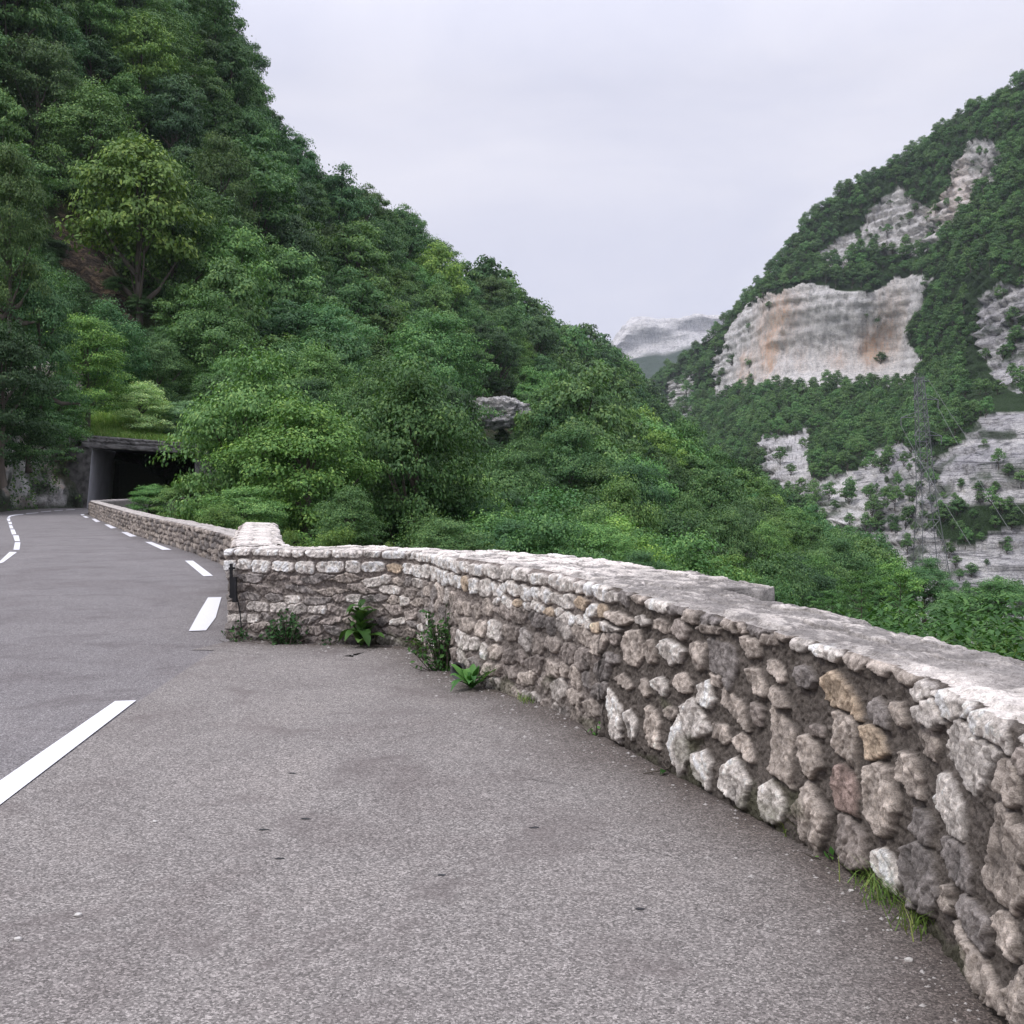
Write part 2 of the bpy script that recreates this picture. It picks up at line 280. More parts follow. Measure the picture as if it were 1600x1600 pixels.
# ------------------------------------------------------------------ rubble walls
def resamp(P, ds, n=60):
    C = crom(P, n); S = np.r_[0, np.cumsum(np.linalg.norm(np.diff(C, axis=0), axis=1))]
    s = np.arange(0, S[-1], ds); return s, np.stack([np.interp(s, S, C[:, 0]), np.interp(s, S, C[:, 1])], 1)
def stone_field(S, T, stones, warp=.016, gap=.05, seed=3):
    """S,T grids; stones rows (s,t,hs,ht,rot,tone). Returns (mask, id, ds, dt)"""
    rp = np.random.default_rng(seed+99); n1 = fbm(P3(S*9, T*9), 3, seed); n2 = fbm(P3(S*9+50, T*9), 3, seed+9)
    n3 = vnoise(P3(S*42, T*42), seed+4); n4 = vnoise(P3(S*42+9, T*42), seed+5)
    Sw, Tw = S+warp*n1+.005*n3, T+warp*.8*n2+.005*n4
    b1 = np.full(S.shape, 9.); b2 = np.full(S.shape, 9.); idx = np.zeros(S.shape, int)-1
    DS = np.zeros(S.shape); DT = np.zeros(S.shape); s1 = S[0]; t_all = T[:, 0]
    for i, (s, t, a, b, r, tone) in enumerate(stones):
        m = max(a, b)*1.5+.03; j0, j1 = np.searchsorted(s1, [s-m, s+m])
        if j1 <= j0: continue
        sl = (slice(None), slice(j0, j1)); x = Sw[sl]-s; y = Tw[sl]-t
        c, q = math.cos(r), math.sin(r); u = (x*c+y*q)/a; v = (-x*q+y*c)/b
        K = rp.integers(4, 8); th = (np.arange(K)+rp.uniform(-.3, .3, K))*2*math.pi/K+rp.uniform(0, 6); ck = rp.uniform(.78, 1.04, K)
        d = np.max([(u*math.cos(q_)+v*math.sin(q_))/k_ for q_, k_ in zip(th, ck)], 0)*.92+.08*(np.abs(u)**2.4+np.abs(v)**2.4)**(1/2.4)
        if tone == 0 and a > b*1.04 and s < 6.2: d = (np.abs(u)**5+np.abs(v)**5)**.2*.8+d*.2
        o1 = b1[sl]; new = d < o1
        b2[sl] = np.where(new, o1, np.minimum(b2[sl], d)); b1[sl] = np.where(new, d, o1)
        idx[sl] = np.where(new, i, idx[sl]); DS[sl] = np.where(new, u, DS[sl]); DT[sl] = np.where(new, v, DT[sl])
    edge = np.minimum(1-b1, (b2-b1)*.6-gap*.6)
    return edge, idx, DS, DT
WHITE = np.array((.64, .595, .555)); BUFF = np.array((.43, .378, .336)); GREY = np.array((.235, .215, .205)); OCH = np.array((.47, .38, .29)); MORT_L = np.array((.235, .205, .188)); MORT_D = np.array((.120, .105, .094)); PINK = np.array((.36, .275, .245))
def build_rows(s0, s1, rows, r, tone, jit=.2, rot=.15):
    """rows: (t_bottom, t_top, mean width)"""
    out = []
    for tb, tt, w in rows:
        s = s0+r.uniform(-.1, 0)
        while s < s1:
            ww = w*r.uniform(.6, 1.45); h = tt-tb
            out.append((s+ww/2, (tb+tt)/2+r.uniform(-jit, jit)*h*.3, ww*.49, h*.5*r.uniform(.8, 1.08), r.uniform(-rot, rot), tone(r)))
            s += ww
    return out
HAND = [(6.51, .644, .135, .13, 0), (6.73, .656, .086, .071, 0), (6.98, .686, .137, .068, 0), (7.26, .719, .097, .085, 0), (7.5, .715, .148, .111, 0), (7.74, .824, .082, .059, 0), (6.32, .797, .143, .043, 0), (6.62, .819, .09, .034, 0), (6.86, .813, .105, .04, 0), (7.07, .822, .087, .053, 0), (7.35, .865, .125, .035, 0), (6.25, .675, .1, .056, 0), (6.21, .528, .102, .044, 0), (6.66, .43, .072, .053, 0), (6.85, .474, .083, .064, 0), (6.39, .409, .132, .039, 0), (7.1, .537, .097, .056, 0), (7.33, .52, .079, .071, 0), (7.59, .505, .138, .056, 1), (7.78, .66, .094, .059, 1), (7.95, .75, .09, .042, 1), (8.19, .761, .09, .054, 0), (8.44, .718, .146, .074, 1), (7.98, .621, .081, .052, 1), (6.95, .348, .073, .039, 0), (6.28, .15, .113, .13, 0), (6.5, .178, .085, .1, 0), (6.75, .214, .109, .145, 0), (7.2, .366, .116, .112, 1), (7.06, .159, .105, .124, 0), (7.32, .137, .101, .093, 0), (7.48, .35, .084, .046, 0), (7.69, .328, .105, .055, 1), (7.8, .5, .037, .062, 0), (7.62, .143, .142, .12, 0), (8.0, .4, .114, .149, 0), (8.22, .411, .094, .099, 0), (7.94, .116, .116, .105, 1), (8.24, .148, .129, .156, 1), (8.47, .581, .089, .128, 1), (8.47, .339, .101, .114, 1), (8.71, .715, .09, .057, 1), (8.67, .589, .105, .071, 1), (8.73, .376, .145, .158, 0), (8.52, .125, .124, .107, 1), (8.96, .542, .135, .089, 1), (9.13, .807, .103, .068, 0), (9.12, .69, .089, .063, 1), (9.45, .741, .175, .113, 0), (9.75, .738, .084, .075, 0), (9.31, .52, .175, .097, 1), (9.07, .374, .089, .069, 0), (8.77, .111, .104, .082, 0), (9.06, .183, .16, .151, 0), (9.36, .361, .14, .09, 0), (9.28, .203, .06, .054, 0), (9.73, .496, .129, .162, 0), (9.87, .594, .058, .063, 0), (9.51, .221, .148, .071, 0), (9.76, .281, .078, .071, 0), (9.95, .405, .06, .09, 0), (9.6, .09, .141, .07, 1), (9.85, .133, .094, .083, 1), (8.86, .747, .066, .055, 0), (7.67, .90, .097, .032, 0), (7.88, .889, .078, .033, 0), (7.44, .615, .06, .041, 0)]
def wall_mesh(path, ds, dt, Hf, Wf, stones, colf, root, face_name, top_name, seed, amp=.025, back=.5, base=-.12, topw=None):
    s, C = resamp(path, ds); ns = len(s)
    Tn = np.gradient(C, axis=0); kk = max(3, int(.06/ds))
    ker = np.ones(kk)/kk
    Tn = np.stack([np.convolve(np.pad(Tn[:, i], kk//2, 'edge'), ker, 'same')[kk//2:kk//2+ns] for i in (0, 1)], 1)
    Tn /= np.linalg.norm(Tn, axis=1)[:, None]; Nf = np.stack([Tn[:, 1], -Tn[:, 0]], 1)
    H = np.interp(s, *zip(*Hf)); Wd = np.interp(s, *zip(*Wf)); stn = stones(s)
    nf = int(1.05/dt); q = np.linspace(0, 1, nf)
    T = base+(H-base)[None]*q[:, None]; S = np.broadcast_to(s, T.shape)
    edge, idx, DS, DT = stone_field(S, T, stn, seed=seed)
    rs = np.random.default_rng(seed); n = len(stn)+1
    pr = rs.uniform(.55, 1.25, n); ta = rs.uniform(-.35, .35, n); tb = rs.uniform(-.3, .45, n)
    m = sstep(-.03, .09, edge)
    X = C[:, 0][None]+0*T; Y = C[:, 1][None]+0*T; W3 = P3(X, Y, T)
    f1 = fbm(W3*14, 5, seed+20, .6); f2 = 1-2*np.abs(fbm(W3*9, 4, seed+30)); f3 = fbm(W3*60, 2, seed+33)
    an_ = rs.uniform(-.7, .7, n)[idx]; ua = S*np.cos(an_)+T*np.sin(an_); va = -S*np.sin(an_)+T*np.cos(an_); strt = fbm(P3(ua*55, va*11, idx*3.7), 4, seed+44, .6); f1 = f1*.6+strt*.8
    sm = colf['smear'](S, T)
    h = m*(amp*pr[idx]*(1-sm*.78)*(1+ta[idx]*DS+tb[idx]*DT)*(.94+.06*np.sqrt(np.clip(edge*3, 0, 1)))) + m*(.020*f1+.012*f2+.007*f3)+(1-m)*(.017*f1+.011*f3)
    h = h+.02*fbm(W3*1.6, 3, seed+40)
    col = colf['face'](S, T, m, idx, stn, f1, f2)
    # coping
    nt_ = int(max(Wd)/max(dt, .006)) if topw is None else topw
    w = (np.linspace(0, 1, nt_)**1.0)[1:]
    TW = Wd[None]*w[:, None]; S2 = np.broadcast_to(s, TW.shape)
    X2 = C[:, 0][None]-Nf[:, 0][None]*TW; Y2 = C[:, 1][None]-Nf[:, 1][None]*TW
    W2 = P3(X2, Y2, 0*X2+3)
    top_st = []
    r2 = random.Random(seed+5); p = s[0]
    wm = max(Wd); yy = .0; k = 0
    while yy < wm:
        d = r2.uniform(.16, .28); p = s[0]-.1
        while p < s[-1]:
            a = r2.uniform(.2, .42); top_st.append((p+a/2, yy+d/2+r2.uniform(-.03, .03), a*.5, d*.52, r2.uniform(-.2, .2), r2.random())); p += a
        yy += d
    e2, i2, _, _ = stone_field(S2, TW, top_st, seed=seed+7, warp=.03)
    g1 = fbm(W2*11, 5, seed+50, .6); g2 = 1-2*np.abs(fbm(W2*np.array([5., 5, 5]), 4, seed+51)); g3 = fbm(W2*50, 2, seed+3)
    m2 = sstep(-.01, .06, e2); rr = rs.uniform(-1, 1, len(top_st)+1)
    h2 = m2*(.010+.008*rr[i2])+.013*g1+.007*g2+.004*g3+.012*fbm(W2*1.7, 3, seed+40)
    bl = sstep(0, .07, TW); hl = h[-1][None]
    h2 = hl*.35*(1-bl)+h2*bl
    c2 = colf['top'](S2, TW, m2, i2, rr, g1, g2)
    edgeblend = (1-sstep(0, .05+.03*vnoise(P3(S2*20, TW*20), 3), TW))[..., None]
    c2 = c2*(1-edgeblend*.5)+np.maximum(col[-1][None], WHITE*.75)*edgeblend*.5
    # face vertices: the lip rounds over
    lip = sstep(0, 1, (T-(H[None]-.035))/.035)
    FX = X+Nf[:, 0][None]*(h-.018*lip**2); FY = Y+Nf[:, 1][None]*(h-.018*lip**2); FZ = T+lip*h*.35*0+lip*(h2[0][None]*0)
    TXo = (hl*(1-sstep(0, .12, TW))) - .018*(1-bl)
    # back edge roughness
    backr = .035*fbm(P3(s*3.2, 0*s, 0*s), 4, seed+60)+.02*np.sign(vnoise(P3(s*4.3, 0*s+4, 0*s), seed))
    TX = X2+Nf[:, 0][None]*TXo-Nf[:, 0][None]*backr*w[:, None]; TY = Y2+Nf[:, 1][None]*TXo-Nf[:, 1][None]*backr*w[:, None]
    bl3 = sstep(.9, 1, w)[:, None]
    TZ = H[None]+h2-.02*bl3
    TZ = TZ-(TZ[:1]-H[None])*(1-bl)
    V1 = np.stack([FX, FY, FZ], -1); c1 = col
    # rows down the back
    nb = 14; bz = np.linspace(0, 1, nb)[1:]
    BX = TX[-1][None]-Nf[:, 0][None]*(.01+.03*fbm(P3(s[None]*6, bz[:, None]*8), 3, seed)); BY = TY[-1][None]-Nf[:, 1][None]*(.01+.03*fbm(P3(s[None]*6, bz[:, None]*8), 3, seed))
    BZ = TZ[-1][None]-bz[:, None]*(H[None]+back)
    V2 = np.concatenate([V1[-1:], np.stack([TX, TY, TZ], -1), np.stack([BX, BY, BZ], -1)])
    cb = np.broadcast_to(np.array((.22, .205, .19)), BX.shape+(3,))
    C2 = np.concatenate([c1[-1:], c2, cb])
    mk(face_name, V1, gridF(*V1.shape[:2]), M['masonry'], root, True, {'col': c1.reshape(-1, 3)})
    mk(top_name, V2, gridF(*V2.shape[:2]), M['masonry'], root, True, {'col': C2.reshape(-1, 3)})
    return s, C, Nf
# -- lookout wall
OFF = .52        # arc length spent on wrapping round the left end
def main_stones(s):
    r = random.Random(11); out = []
    wt = lambda r: 0 if r.random() < .94 else 3
    # left, straight part: cap course, white block course, then flat rubble
    out += build_rows(.2+OFF-.5, 2.6+OFF, [(.80+.075, .965, .24), (.715, .845, .215)], r, wt, .25, .08)
    out += build_rows(OFF-.5, 2.5+OFF, [(.60, .70, .25), (.50, .59, .28), (.40, .50, .22), (.29, .40, .26), (.2, .29, .2), (.09, .19, .22), (-.05, .08, .24)], r, lambda r: r.choice([1, 2, 2, 4, 0]), .8, .3)
    out += build_rows(2.5+OFF, 6.0+OFF, [(.875, .99, .20)], r, wt, .25, .1)
    out += build_rows(2.5+OFF, 4.4+OFF, [(.72, .86, .15)], r, wt, .35, .15)
    out += build_rows(4.4+OFF, 6.1+OFF, [(.76, .86, .17), (.66, .75, .15)], r, wt, .5, .4)
    out += build_rows(2.5+OFF, 6.0+OFF, [(.54, .70, .22), (.38, .54, .24), (.24, .38, .2), (.09, .24, .23), (-.06, .09, .2)], r, lambda r: r.choice([1, 1, 2, 4, 0]), .7, .5)
    # right part: rounded stones in deep dark mortar, read off the photograph
    for (a, t, hs, ht, tl) in HAND:
        tone = r.choice([0, 1, 1, 1, 4, 2]) if t > .12 else r.choice([0, 1])
        if (a, t) in ((8.19, .761), (7.5, .715)): tone = 2
        if (a, t) in ((8.44, .718), (8.67, .589)): tone = 3
        if (a, t) in ((8.47, .339),): tone = 5
        if (a, t) in ((6.98, .686), (7.2, .366), (7.06, .159), (7.32, .137), (7.62, .143), (9.45, .741), (9.13, .807), (6.28, .15), (6.5, .178), (7.33, .52)): tone = 0
        out.append((a+OFF, t, hs*.97, ht*1.0, (-.35 if tl else r.uniform(-.1, .1)), tone))
    for q in range(46):      # small fillers between the big stones
        a, t = r.uniform(6.1, 10.1), r.uniform(.03, .86); hs, ht = r.uniform(.04, .085), r.uniform(.03, .075)
        if all(max(abs(a+OFF-o[0])/(hs*.8+o[2]*.93), abs(t-o[1])/(ht*.8+o[3]*.93)) > 1 for o in out if abs(a+OFF-o[0]) < .4): out.append((a+OFF, t, hs, ht, r.uniform(-.5, .5), r.choice([1, 2, 4, 4, 0])))
    sp = 6.1
    while sp < 8.9: # lumpy cap course
        ww = r.uniform(.13, .26); out.append((sp+OFF+ww/2, .935-.012*(sp-6.1)+r.uniform(-.02, .008), ww*.5, r.uniform(.03, .05), 0, r.choice([1, 1, 0, 2]))); sp += ww
    for a, t, hs, ht in ((9.06, .86, .10, .055), (9.32, .875, .17, .05), (9.62, .865, .15, .065), (9.93, .86, .13, .075), (10.25, .87, .17, .06), (10.6, .86, .16, .07)): out.append((a+OFF, t, hs, ht, .05, 0))
    out += build_rows(10.05+OFF, 13.6+OFF, [(.62, .82, .2), (.42, .62, .22), (.2, .42, .2), (0, .2, .22)], r, lambda r: r.choice([0, 1, 1, 2]), .8, .4)
    out += build_rows(10.8+OFF, 13.6+OFF, [(.83, .93, .3)], r, wt)
    return out
TONES = [WHITE, BUFF, GREY, OCH, np.array((.33, .29, .265)), PINK]
def main_face(S, T, m, idx, st, f1, f2):
    rs = np.random.default_rng(5); tn = np.array([x[5] for x in st]+[1]); pal = np.array(TONES)[tn]*rs.uniform(.82, 1.16, (len(tn), 1))
    c = pal[idx]
    s = S-OFF
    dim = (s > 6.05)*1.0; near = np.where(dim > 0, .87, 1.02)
    upper = sstep(.62, .74, T+.03*f1)
    old = (1-dim)*(1-upper)                                   # weathered lower part of the left sections
    wh = fbm(P3(S*26, T*13, S*0), 4, 71, .65); c = c*(near*(1+.38*f2+.65*f1+.75*wh))[..., None]
    stain = sstep(-.15, .35, fbm(P3(S*1.3, T*2.2), 4, 77))*old
    c = c*(1-.45*stain[..., None]*np.array((1., 1., .98)))
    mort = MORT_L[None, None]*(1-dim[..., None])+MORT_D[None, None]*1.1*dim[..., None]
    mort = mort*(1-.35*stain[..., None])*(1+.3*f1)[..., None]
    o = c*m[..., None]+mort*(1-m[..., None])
    sm = main_smear(S, T)[..., None]; o = o*(1-sm*.55)+np.array((.25, .225, .205))*(1+.9*f1[..., None])*sm*.55
    moss = sstep(.35, .6, fbm(P3(S*3, T*5), 4, 91)-T*.9+.25)*.5
    o = o*(1-moss[..., None])+np.array((.085, .095, .05))*moss[..., None]
    seam = np.exp(-((s-6.07+.01*vnoise(P3(0*S, T*20), 2))/.012)**2)*(T < .75)
    o = o*(1-.7*seam[..., None])
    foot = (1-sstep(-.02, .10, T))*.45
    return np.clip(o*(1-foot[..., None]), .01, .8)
def main_smear(S, T):
    s = S-OFF
    return ((s < 6.05)*(1-sstep(.64, .72, T))*(.25+.55*sstep(-.1, .4, fbm(P3(S*2, T*3), 3, 55)))).astype(float)
def main_top(S, TW, m, idx, rr, g1, g2):
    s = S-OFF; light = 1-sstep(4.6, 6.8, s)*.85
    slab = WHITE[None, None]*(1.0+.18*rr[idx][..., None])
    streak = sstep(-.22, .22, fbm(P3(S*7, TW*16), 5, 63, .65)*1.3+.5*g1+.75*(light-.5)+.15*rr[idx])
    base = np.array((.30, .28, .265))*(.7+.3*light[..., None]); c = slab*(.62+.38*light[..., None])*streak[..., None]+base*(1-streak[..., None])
    front = np.exp(-(TW/.16)**2)*sstep(8.6, 9.1, s)
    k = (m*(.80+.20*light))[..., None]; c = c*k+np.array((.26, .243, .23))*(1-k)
    c = c*(1-front[..., None])+WHITE*1.05*front[..., None]
    return np.clip(c*(1+.45*g1)[..., None]*1.03, .05, .8)
wr = tag(empty('stone_wall', (-2.98, 10.76, 0)), 'curving chest-high rubble wall with pale flat coping along the lay-by', 'wall'); wr.location = (0, 0, 0)
HF = [(0, .945), (OFF, .945), (OFF+2.4, .962), (OFF+3.9, 1.0), (OFF+5, .99), (OFF+6.2, .972), (OFF+7.3, .94), (OFF+8.7, .91), (OFF+10, .915), (OFF+14, .92)]
WF = [(0, .42), (OFF+2.2, .42), (OFF+3.2, .75), (OFF+4.7, .98), (OFF+4.74, .90), (OFF+6.50, 1.0), (OFF+6.54, .62), (OFF+8, .56), (OFF+14, .56)]
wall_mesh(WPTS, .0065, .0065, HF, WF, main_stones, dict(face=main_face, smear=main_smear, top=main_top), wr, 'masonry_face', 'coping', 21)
# -- the thick return at the left end
def ret_stones(s): return build_rows(0, s[-1], [(.86, .97, .22), (.74, .85, .24), (.6, .73, .25), (.45, .6, .25), (.3, .45, .25), (.1, .3, .25), (-.1, .1, .3)], random.Random(4), lambda r: r.choice([0, 0, 1, 1, 2]))
def f_simple(dark=1., mort=MORT_L):
    def f(S, T, m, idx, st, f1, f2):
        rs = np.random.default_rng(8); tn = np.array([x[5] for x in st]+[1]); pal = np.array(TONES)[tn]*rs.uniform(.8, 1.15, (len(tn), 1))*dark
        return np.clip(pal[idx]*(1+.3*f2)[..., None]*m[..., None]+mort*dark*(1-m[..., None]), .01, .8)
    return f
def t_simple(k):
    return lambda S, TW, m, idx, rr, g1, g2: np.clip((WHITE[None, None]*(1+.12*rr[idx][..., None])*(.5+.5*m)[..., None])*k*(1+.4*g1+.2*g2)[..., None], .05, .8)
rr_ = tag(empty('return_wall'), 'thick end block of the lookout wall with bright white slab top running back', 'wall')
wall_mesh(RPTS, .012, .012, [(0, .985), (9, .955)], [(0, .53), (9, .53)], ret_stones, dict(face=f_simple(), smear=lambda S, T: 0*S, top=t_simple(.88)), rr_, 'masonry_face', 'coping', 31)
# -- low parapet along the road to the tunnel
def far_stones(s): return build_rows(0, s[-1], [(.53, .66, .3), (.40, .53, .28), (.26, .40, .3), (.13, .26, .28), (-.05, .13, .3)], random.Random(9), lambda r: r.choice([1, 1, 2, 4]), .8, .3)
fr = tag(empty('parapet_wall'), 'long low grey rubble parapet curving along the road towards the tunnel', 'wall')
wall_mesh(FPTS[::-1], .04, .03, [(0, .78), (25, .75), (50, .66), (72, .60)], [(0, .5), (90, .55)], far_stones, dict(face=f_simple(.78, np.array((.14, .12, .11))), smear=lambda S, T: 0*S, top=t_simple(.62)), fr, 'masonry_face', 'coping', 41, amp=.05, topw=16)
# ------------------------------------------------------------------ terrain
def inpoly(x, y, poly):
    x = np.asarray(x); c = np.zeros(x.shape, bool); n = len(poly)
    for i in range(n):
        x0, y0 = poly[i]; x1, y1 = poly[i-1]
        if y0 == y1: continue
        hit = ((y0 > y) != (y1 > y)) & (x < (x1-x0)*(y-y0)/(y1-y0)+x0); c ^= hit
    return c
def relief(cols, lift, nsub):
    """cols: list of columns of (px,py,depth) control points, top to bottom -> world grid; lift = canopy height to take off per row"""
    A = np.array(cols, float)                       # C,R,3
    P = PT(A[..., 0], A[..., 1], A[..., 2]); P[..., 2] -= np.array(lift)[None]
    back = P[:, :1]*1.0; back[..., 1:2] += np.abs(A[:, :1, 2:3])*.25; back[..., 0:1] *= 1.22; back[..., 2] -= 14
    P = np.concatenate([back, P], 1)
    P = crom(P, nsub[0]); P = np.swapaxes(crom(np.swapaxes(P, 0, 1), nsub[1]), 0, 1)
    return np.swapaxes(P, 0, 1)                     # rows, cols, 3
def normals(P):
    a = np.gradient(P, axis=1); b = np.gradient(P, axis=0); n = np.cross(a, b); n /= np.linalg.norm(n, axis=-1)[..., None]+1e-9; return n
def surf(name, P, m, attrs=None, flip=False, kind='structure'):
    o = mk(name, P, gridF(*P.shape[:2], flip=flip), m, None, True, {k: (v.reshape(-1, v.shape[-1]) if v.ndim == 3 else v.ravel()) for k, v in (attrs or {}).items()})
    if kind: o['kind'] = kind
    return o
gr = bpy.data.meshes.new('ground'); 
S_ = 14000
sheet('ground', [(-S_, -S_), (S_, -S_), (S_, S_), (-S_, S_)], -95, M['soil'])
# left hillside: ridge row first, each row nearer and lower
Lc = [
 [(-500, -900, 150), (-500, -500, 130), (-500, -150, 110), (-500, 200, 90), (-500, 480, 72), (-500, 640, 64), (-500, 700, 62)],
 [(-200, -800, 175), (-200, -400, 150), (-200, -50, 125), (-200, 250, 100), (-200, 480, 80), (-200, 640, 72), (-200, 720, 66)],
 [(0, -600, 200), (0, -200, 165), (0, 100, 140), (0, 350, 112), (0, 520, 92), (0, 620, 80), (0, 690, 71)],
 [(170, -420, 220), (170, -100, 190), (170, 150, 160), (170, 380, 122), (170, 540, 100), (170, 625, 90), (170, 665, 86)],
 [(300, -90, 235), (300, 90, 200), (300, 230, 168), (300, 420, 132), (300, 560, 105), (300, 650, 92), (300, 760, 84)],
 [(405, 145, 250), (400, 240, 210), (400, 350, 172), (400, 470, 138), (400, 590, 110), (400, 720, 78), (400, 860, 30)],
 [(480, 265, 265), (475, 345, 225), (475, 430, 185), (480, 520, 150), (480, 620, 115), (480, 750, 75), (480, 930, 24)],
 [(565, 325, 285), (560, 395, 245), (560, 460, 200), (560, 560, 160), (560, 650, 120), (560, 780, 70), (560, 930, 26)],
 [(700, 424, 335), (700, 476, 290), (700, 525, 240), (700, 600, 185), (700, 680, 140), (700, 790, 80), (700, 930, 32)],
 [(790, 454, 380), (790, 502, 335), (790, 540, 280), (790, 615, 225), (790, 690, 165), (790, 800, 90), (790, 940, 40)],
 [(850, 500, 430), (850, 530, 385), (850, 580, 330), (850, 640, 260), (850, 710, 190), (850, 810, 110), (850, 950, 50)],
 [(950, 550, 520), (950, 590, 470), (950, 630, 410), (950, 670, 330), (950, 730, 240), (950, 830, 150), (950, 960, 60)],
 [(1015, 625, 580), (1012, 642, 520), (1010, 660, 450), (1010, 690, 370), (1010, 750, 270), (1010, 840, 170), (1010, 970, 70)],
 [(1060, 680, 600), (1060, 700, 540), (1060, 720, 470), (1060, 745, 390), (1060, 790, 290), (1060, 860, 190), (1060, 980, 80)],
]
LH = relief(Lc, [12, 11.5, 10.5, 9, 6, 3.6, 2.8], (11, 16))
def bumpy(P, amp, sc, seed, o=4):
    n = normals(P); d = np.linalg.norm(P[..., :2], axis=-1); return P+n*(fbm(P*sc, o, seed)*np.minimum(amp, d*.02+.3))[..., None]
LH = bumpy(LH, 3.5, .045, 5); LH = bumpy(LH, .9, .2, 6)
lx, ly, _ = proj(LH); lw = 14*fbm(LH*.15, 3, 33); crag = inpoly(lx+lw, ly+lw, [(88, 330), (135, 325), (180, 430), (215, 530), (170, 550), (120, 480), (85, 400)]).astype(float)
LH = LH+normals(LH)*(crag*(2.5*fbm(LH*.35, 4, 34, .6)))[..., None]
surf('hillside', LH, M['soil'], {'crag': crag})
# wooded spur dropping into the gorge
Bc = [
 [(600, 700, 130), (600, 780, 75), (600, 850, 44), (600, 960, 24)],
 [(680, 705, 140), (680, 790, 80), (690, 870, 46), (700, 970, 27)],
 [(760, 700, 150), (760, 800, 84), (780, 880, 50), (790, 980, 30)],
 [(830, 665, 155), (830, 780, 95), (850, 880, 56), (860, 990, 34)],
 [(910, 645, 160), (920, 780, 98), (930, 890, 60), (940, 1000, 38)],
 [(1000, 668, 165), (1000, 790, 104), (1000, 900, 66), (1000, 1010, 42)],
 [(1070, 708, 168), (1070, 800, 110), (1070, 910, 70), (1070, 1020, 46)],
 [(1150, 745, 168), (1150, 820, 112), (1150, 930, 76), (1150, 1040, 52)],
 [(1215, 795, 160), (1215, 850, 112), (1210, 950, 80), (1200, 1060, 56)],
 [(1300, 840, 150), (1295, 890, 110), (1280, 975, 82), (1260, 1090, 60)],
 [(1375, 875, 140), (1360, 935, 108), (1330, 1010, 84), (1300, 1120, 64)],
 [(1430, 1010, 135), (1420, 1060, 108), (1390, 1110, 86), (1360, 1200, 66)],
]
BS = relief(Bc, [9.5, 7.5, 4, 3], (12, 14)); BS = bumpy(BS, 2.5, .07, 8)
surf('spur', BS, M['soil'])
# right-hand mountain
Rc = []
RX = [985, 1015, 1060, 1115, 1150, 1200, 1260, 1340, 1420, 1500, 1600, 1760, 1950]
RY = [[612, 622, 632, 642, 648, 690, 790], [598, 615, 632, 645, 655, 700, 790], [558, 585, 610, 630, 665, 740, 840], [515, 535, 555, 615, 675, 775, 870], [482, 492, 502, 612, 690, 790, 890], [432, 443, 453, 600, 690, 800, 910], [337, 390, 447, 593, 720, 820, 930],
      [275, 370, 452, 592, 735, 850, 960], [228, 330, 432, 588, 700, 890, 1000], [168, 290, 400, 570, 660, 890, 1010], [115, 240, 380, 560, 650, 890, 1020], [20, 170, 330, 540, 640, 890, 1030], [-60, 120, 300, 520, 640, 890, 1040]]
RD = [[1400, 1390, 1380, 1370, 1350, 1250, 1100], [1330, 1320, 1300, 1280, 1240, 1150, 1000], [1160, 1130, 1100, 1070, 980, 880, 800], [1060, 1030, 1000, 985, 830, 680, 640], [1000, 965, 930, 905, 720, 590, 560], [960, 900, 850, 830, 620, 530, 500], [930, 870, 820, 805, 560, 490, 460],
      [900, 840, 795, 780, 510, 450, 425], [880, 820, 775, 755, 480, 410, 385], [830, 740, 660, 600, 450, 385, 365], [740, 640, 560, 510, 420, 375, 355], [650, 560, 500, 460, 400, 365, 350], [600, 520, 460, 430, 390, 360, 345]]
for i, x in enumerate(RX): Rc.append([(x, RY[i][j], RD[i][j]) for j in range(7)])
RS = relief(Rc, [5, 5, 2, 1.5, 4, 0, 0], (58, 34))
px, py, _ = proj(RS)
wob = fbm(RS*.012, 4, 60)*26; wob2 = fbm(RS*.05, 3, 61)*9
X_, Y_ = px+wob2, py+wob*.6+wob2
MAIN = [(1130, 520), (1150, 500), (1195, 456), (1250, 443), (1300, 452), (1360, 458), (1400, 432), (1452, 425), (1438, 460), (1420, 500), (1412, 530), (1430, 560), (1432, 600), (1380, 604), (1290, 604), (1210, 600), (1150, 615), (1128, 618), (1126, 570)]
S2 = [(1110, 548), (1149, 535), (1148, 612), (1112, 635)]; S3 = [(1024, 612), (1084, 578), (1082, 640), (1045, 668)]
UP = [(1275, 405), (1330, 360), (1400, 285), (1450, 330), (1480, 285), (1505, 222), (1552, 222), (1565, 262), (1520, 312), (1470, 372), (1430, 395), (1350, 388), (1310, 415)]
LO1 = [(1172, 682), (1262, 668), (1268, 740), (1295, 775), (1240, 780), (1182, 752)]
LO2 = [(1330, 735), (1360, 700), (1400, 690), (1460, 710), (1490, 690), (1530, 650), (1590, 640), (1700, 640), (1960, 650), (1960, 1050), (1300, 1060), (1320, 880), (1350, 800)]
RT = [(1520, 470), (1590, 420), (1760, 400), (1900, 400), (1900, 600), (1600, 612), (1560, 592), (1530, 545)]
LO3 = [(1262, 745), (1330, 732), (1390, 750), (1400, 940), (1330, 900), (1280, 810)]
rock = inpoly(X_, Y_, MAIN) | inpoly(X_, Y_, S2) | inpoly(X_, Y_, S3) | inpoly(X_, Y_, LO1) | inpoly(X_, Y_, LO3)
gn = fbm(RS*np.array([.03, .03, .055]), 5, 62)
up = inpoly(X_, Y_, UP) & (gn > -.4)
lo = inpoly(X_, Y_, LO2) & (gn+.45*np.exp(-((py-745)/45)**2)+.4*np.exp(-((py-890)/55)**2)-.6*np.exp(-((py-808)/20)**2) > -.2)
rt = inpoly(X_, Y_, RT) & (gn > -.3)
rock = rock | up | lo | rt
main = inpoly(X_, Y_, MAIN)
ochre = np.zeros(px.shape)
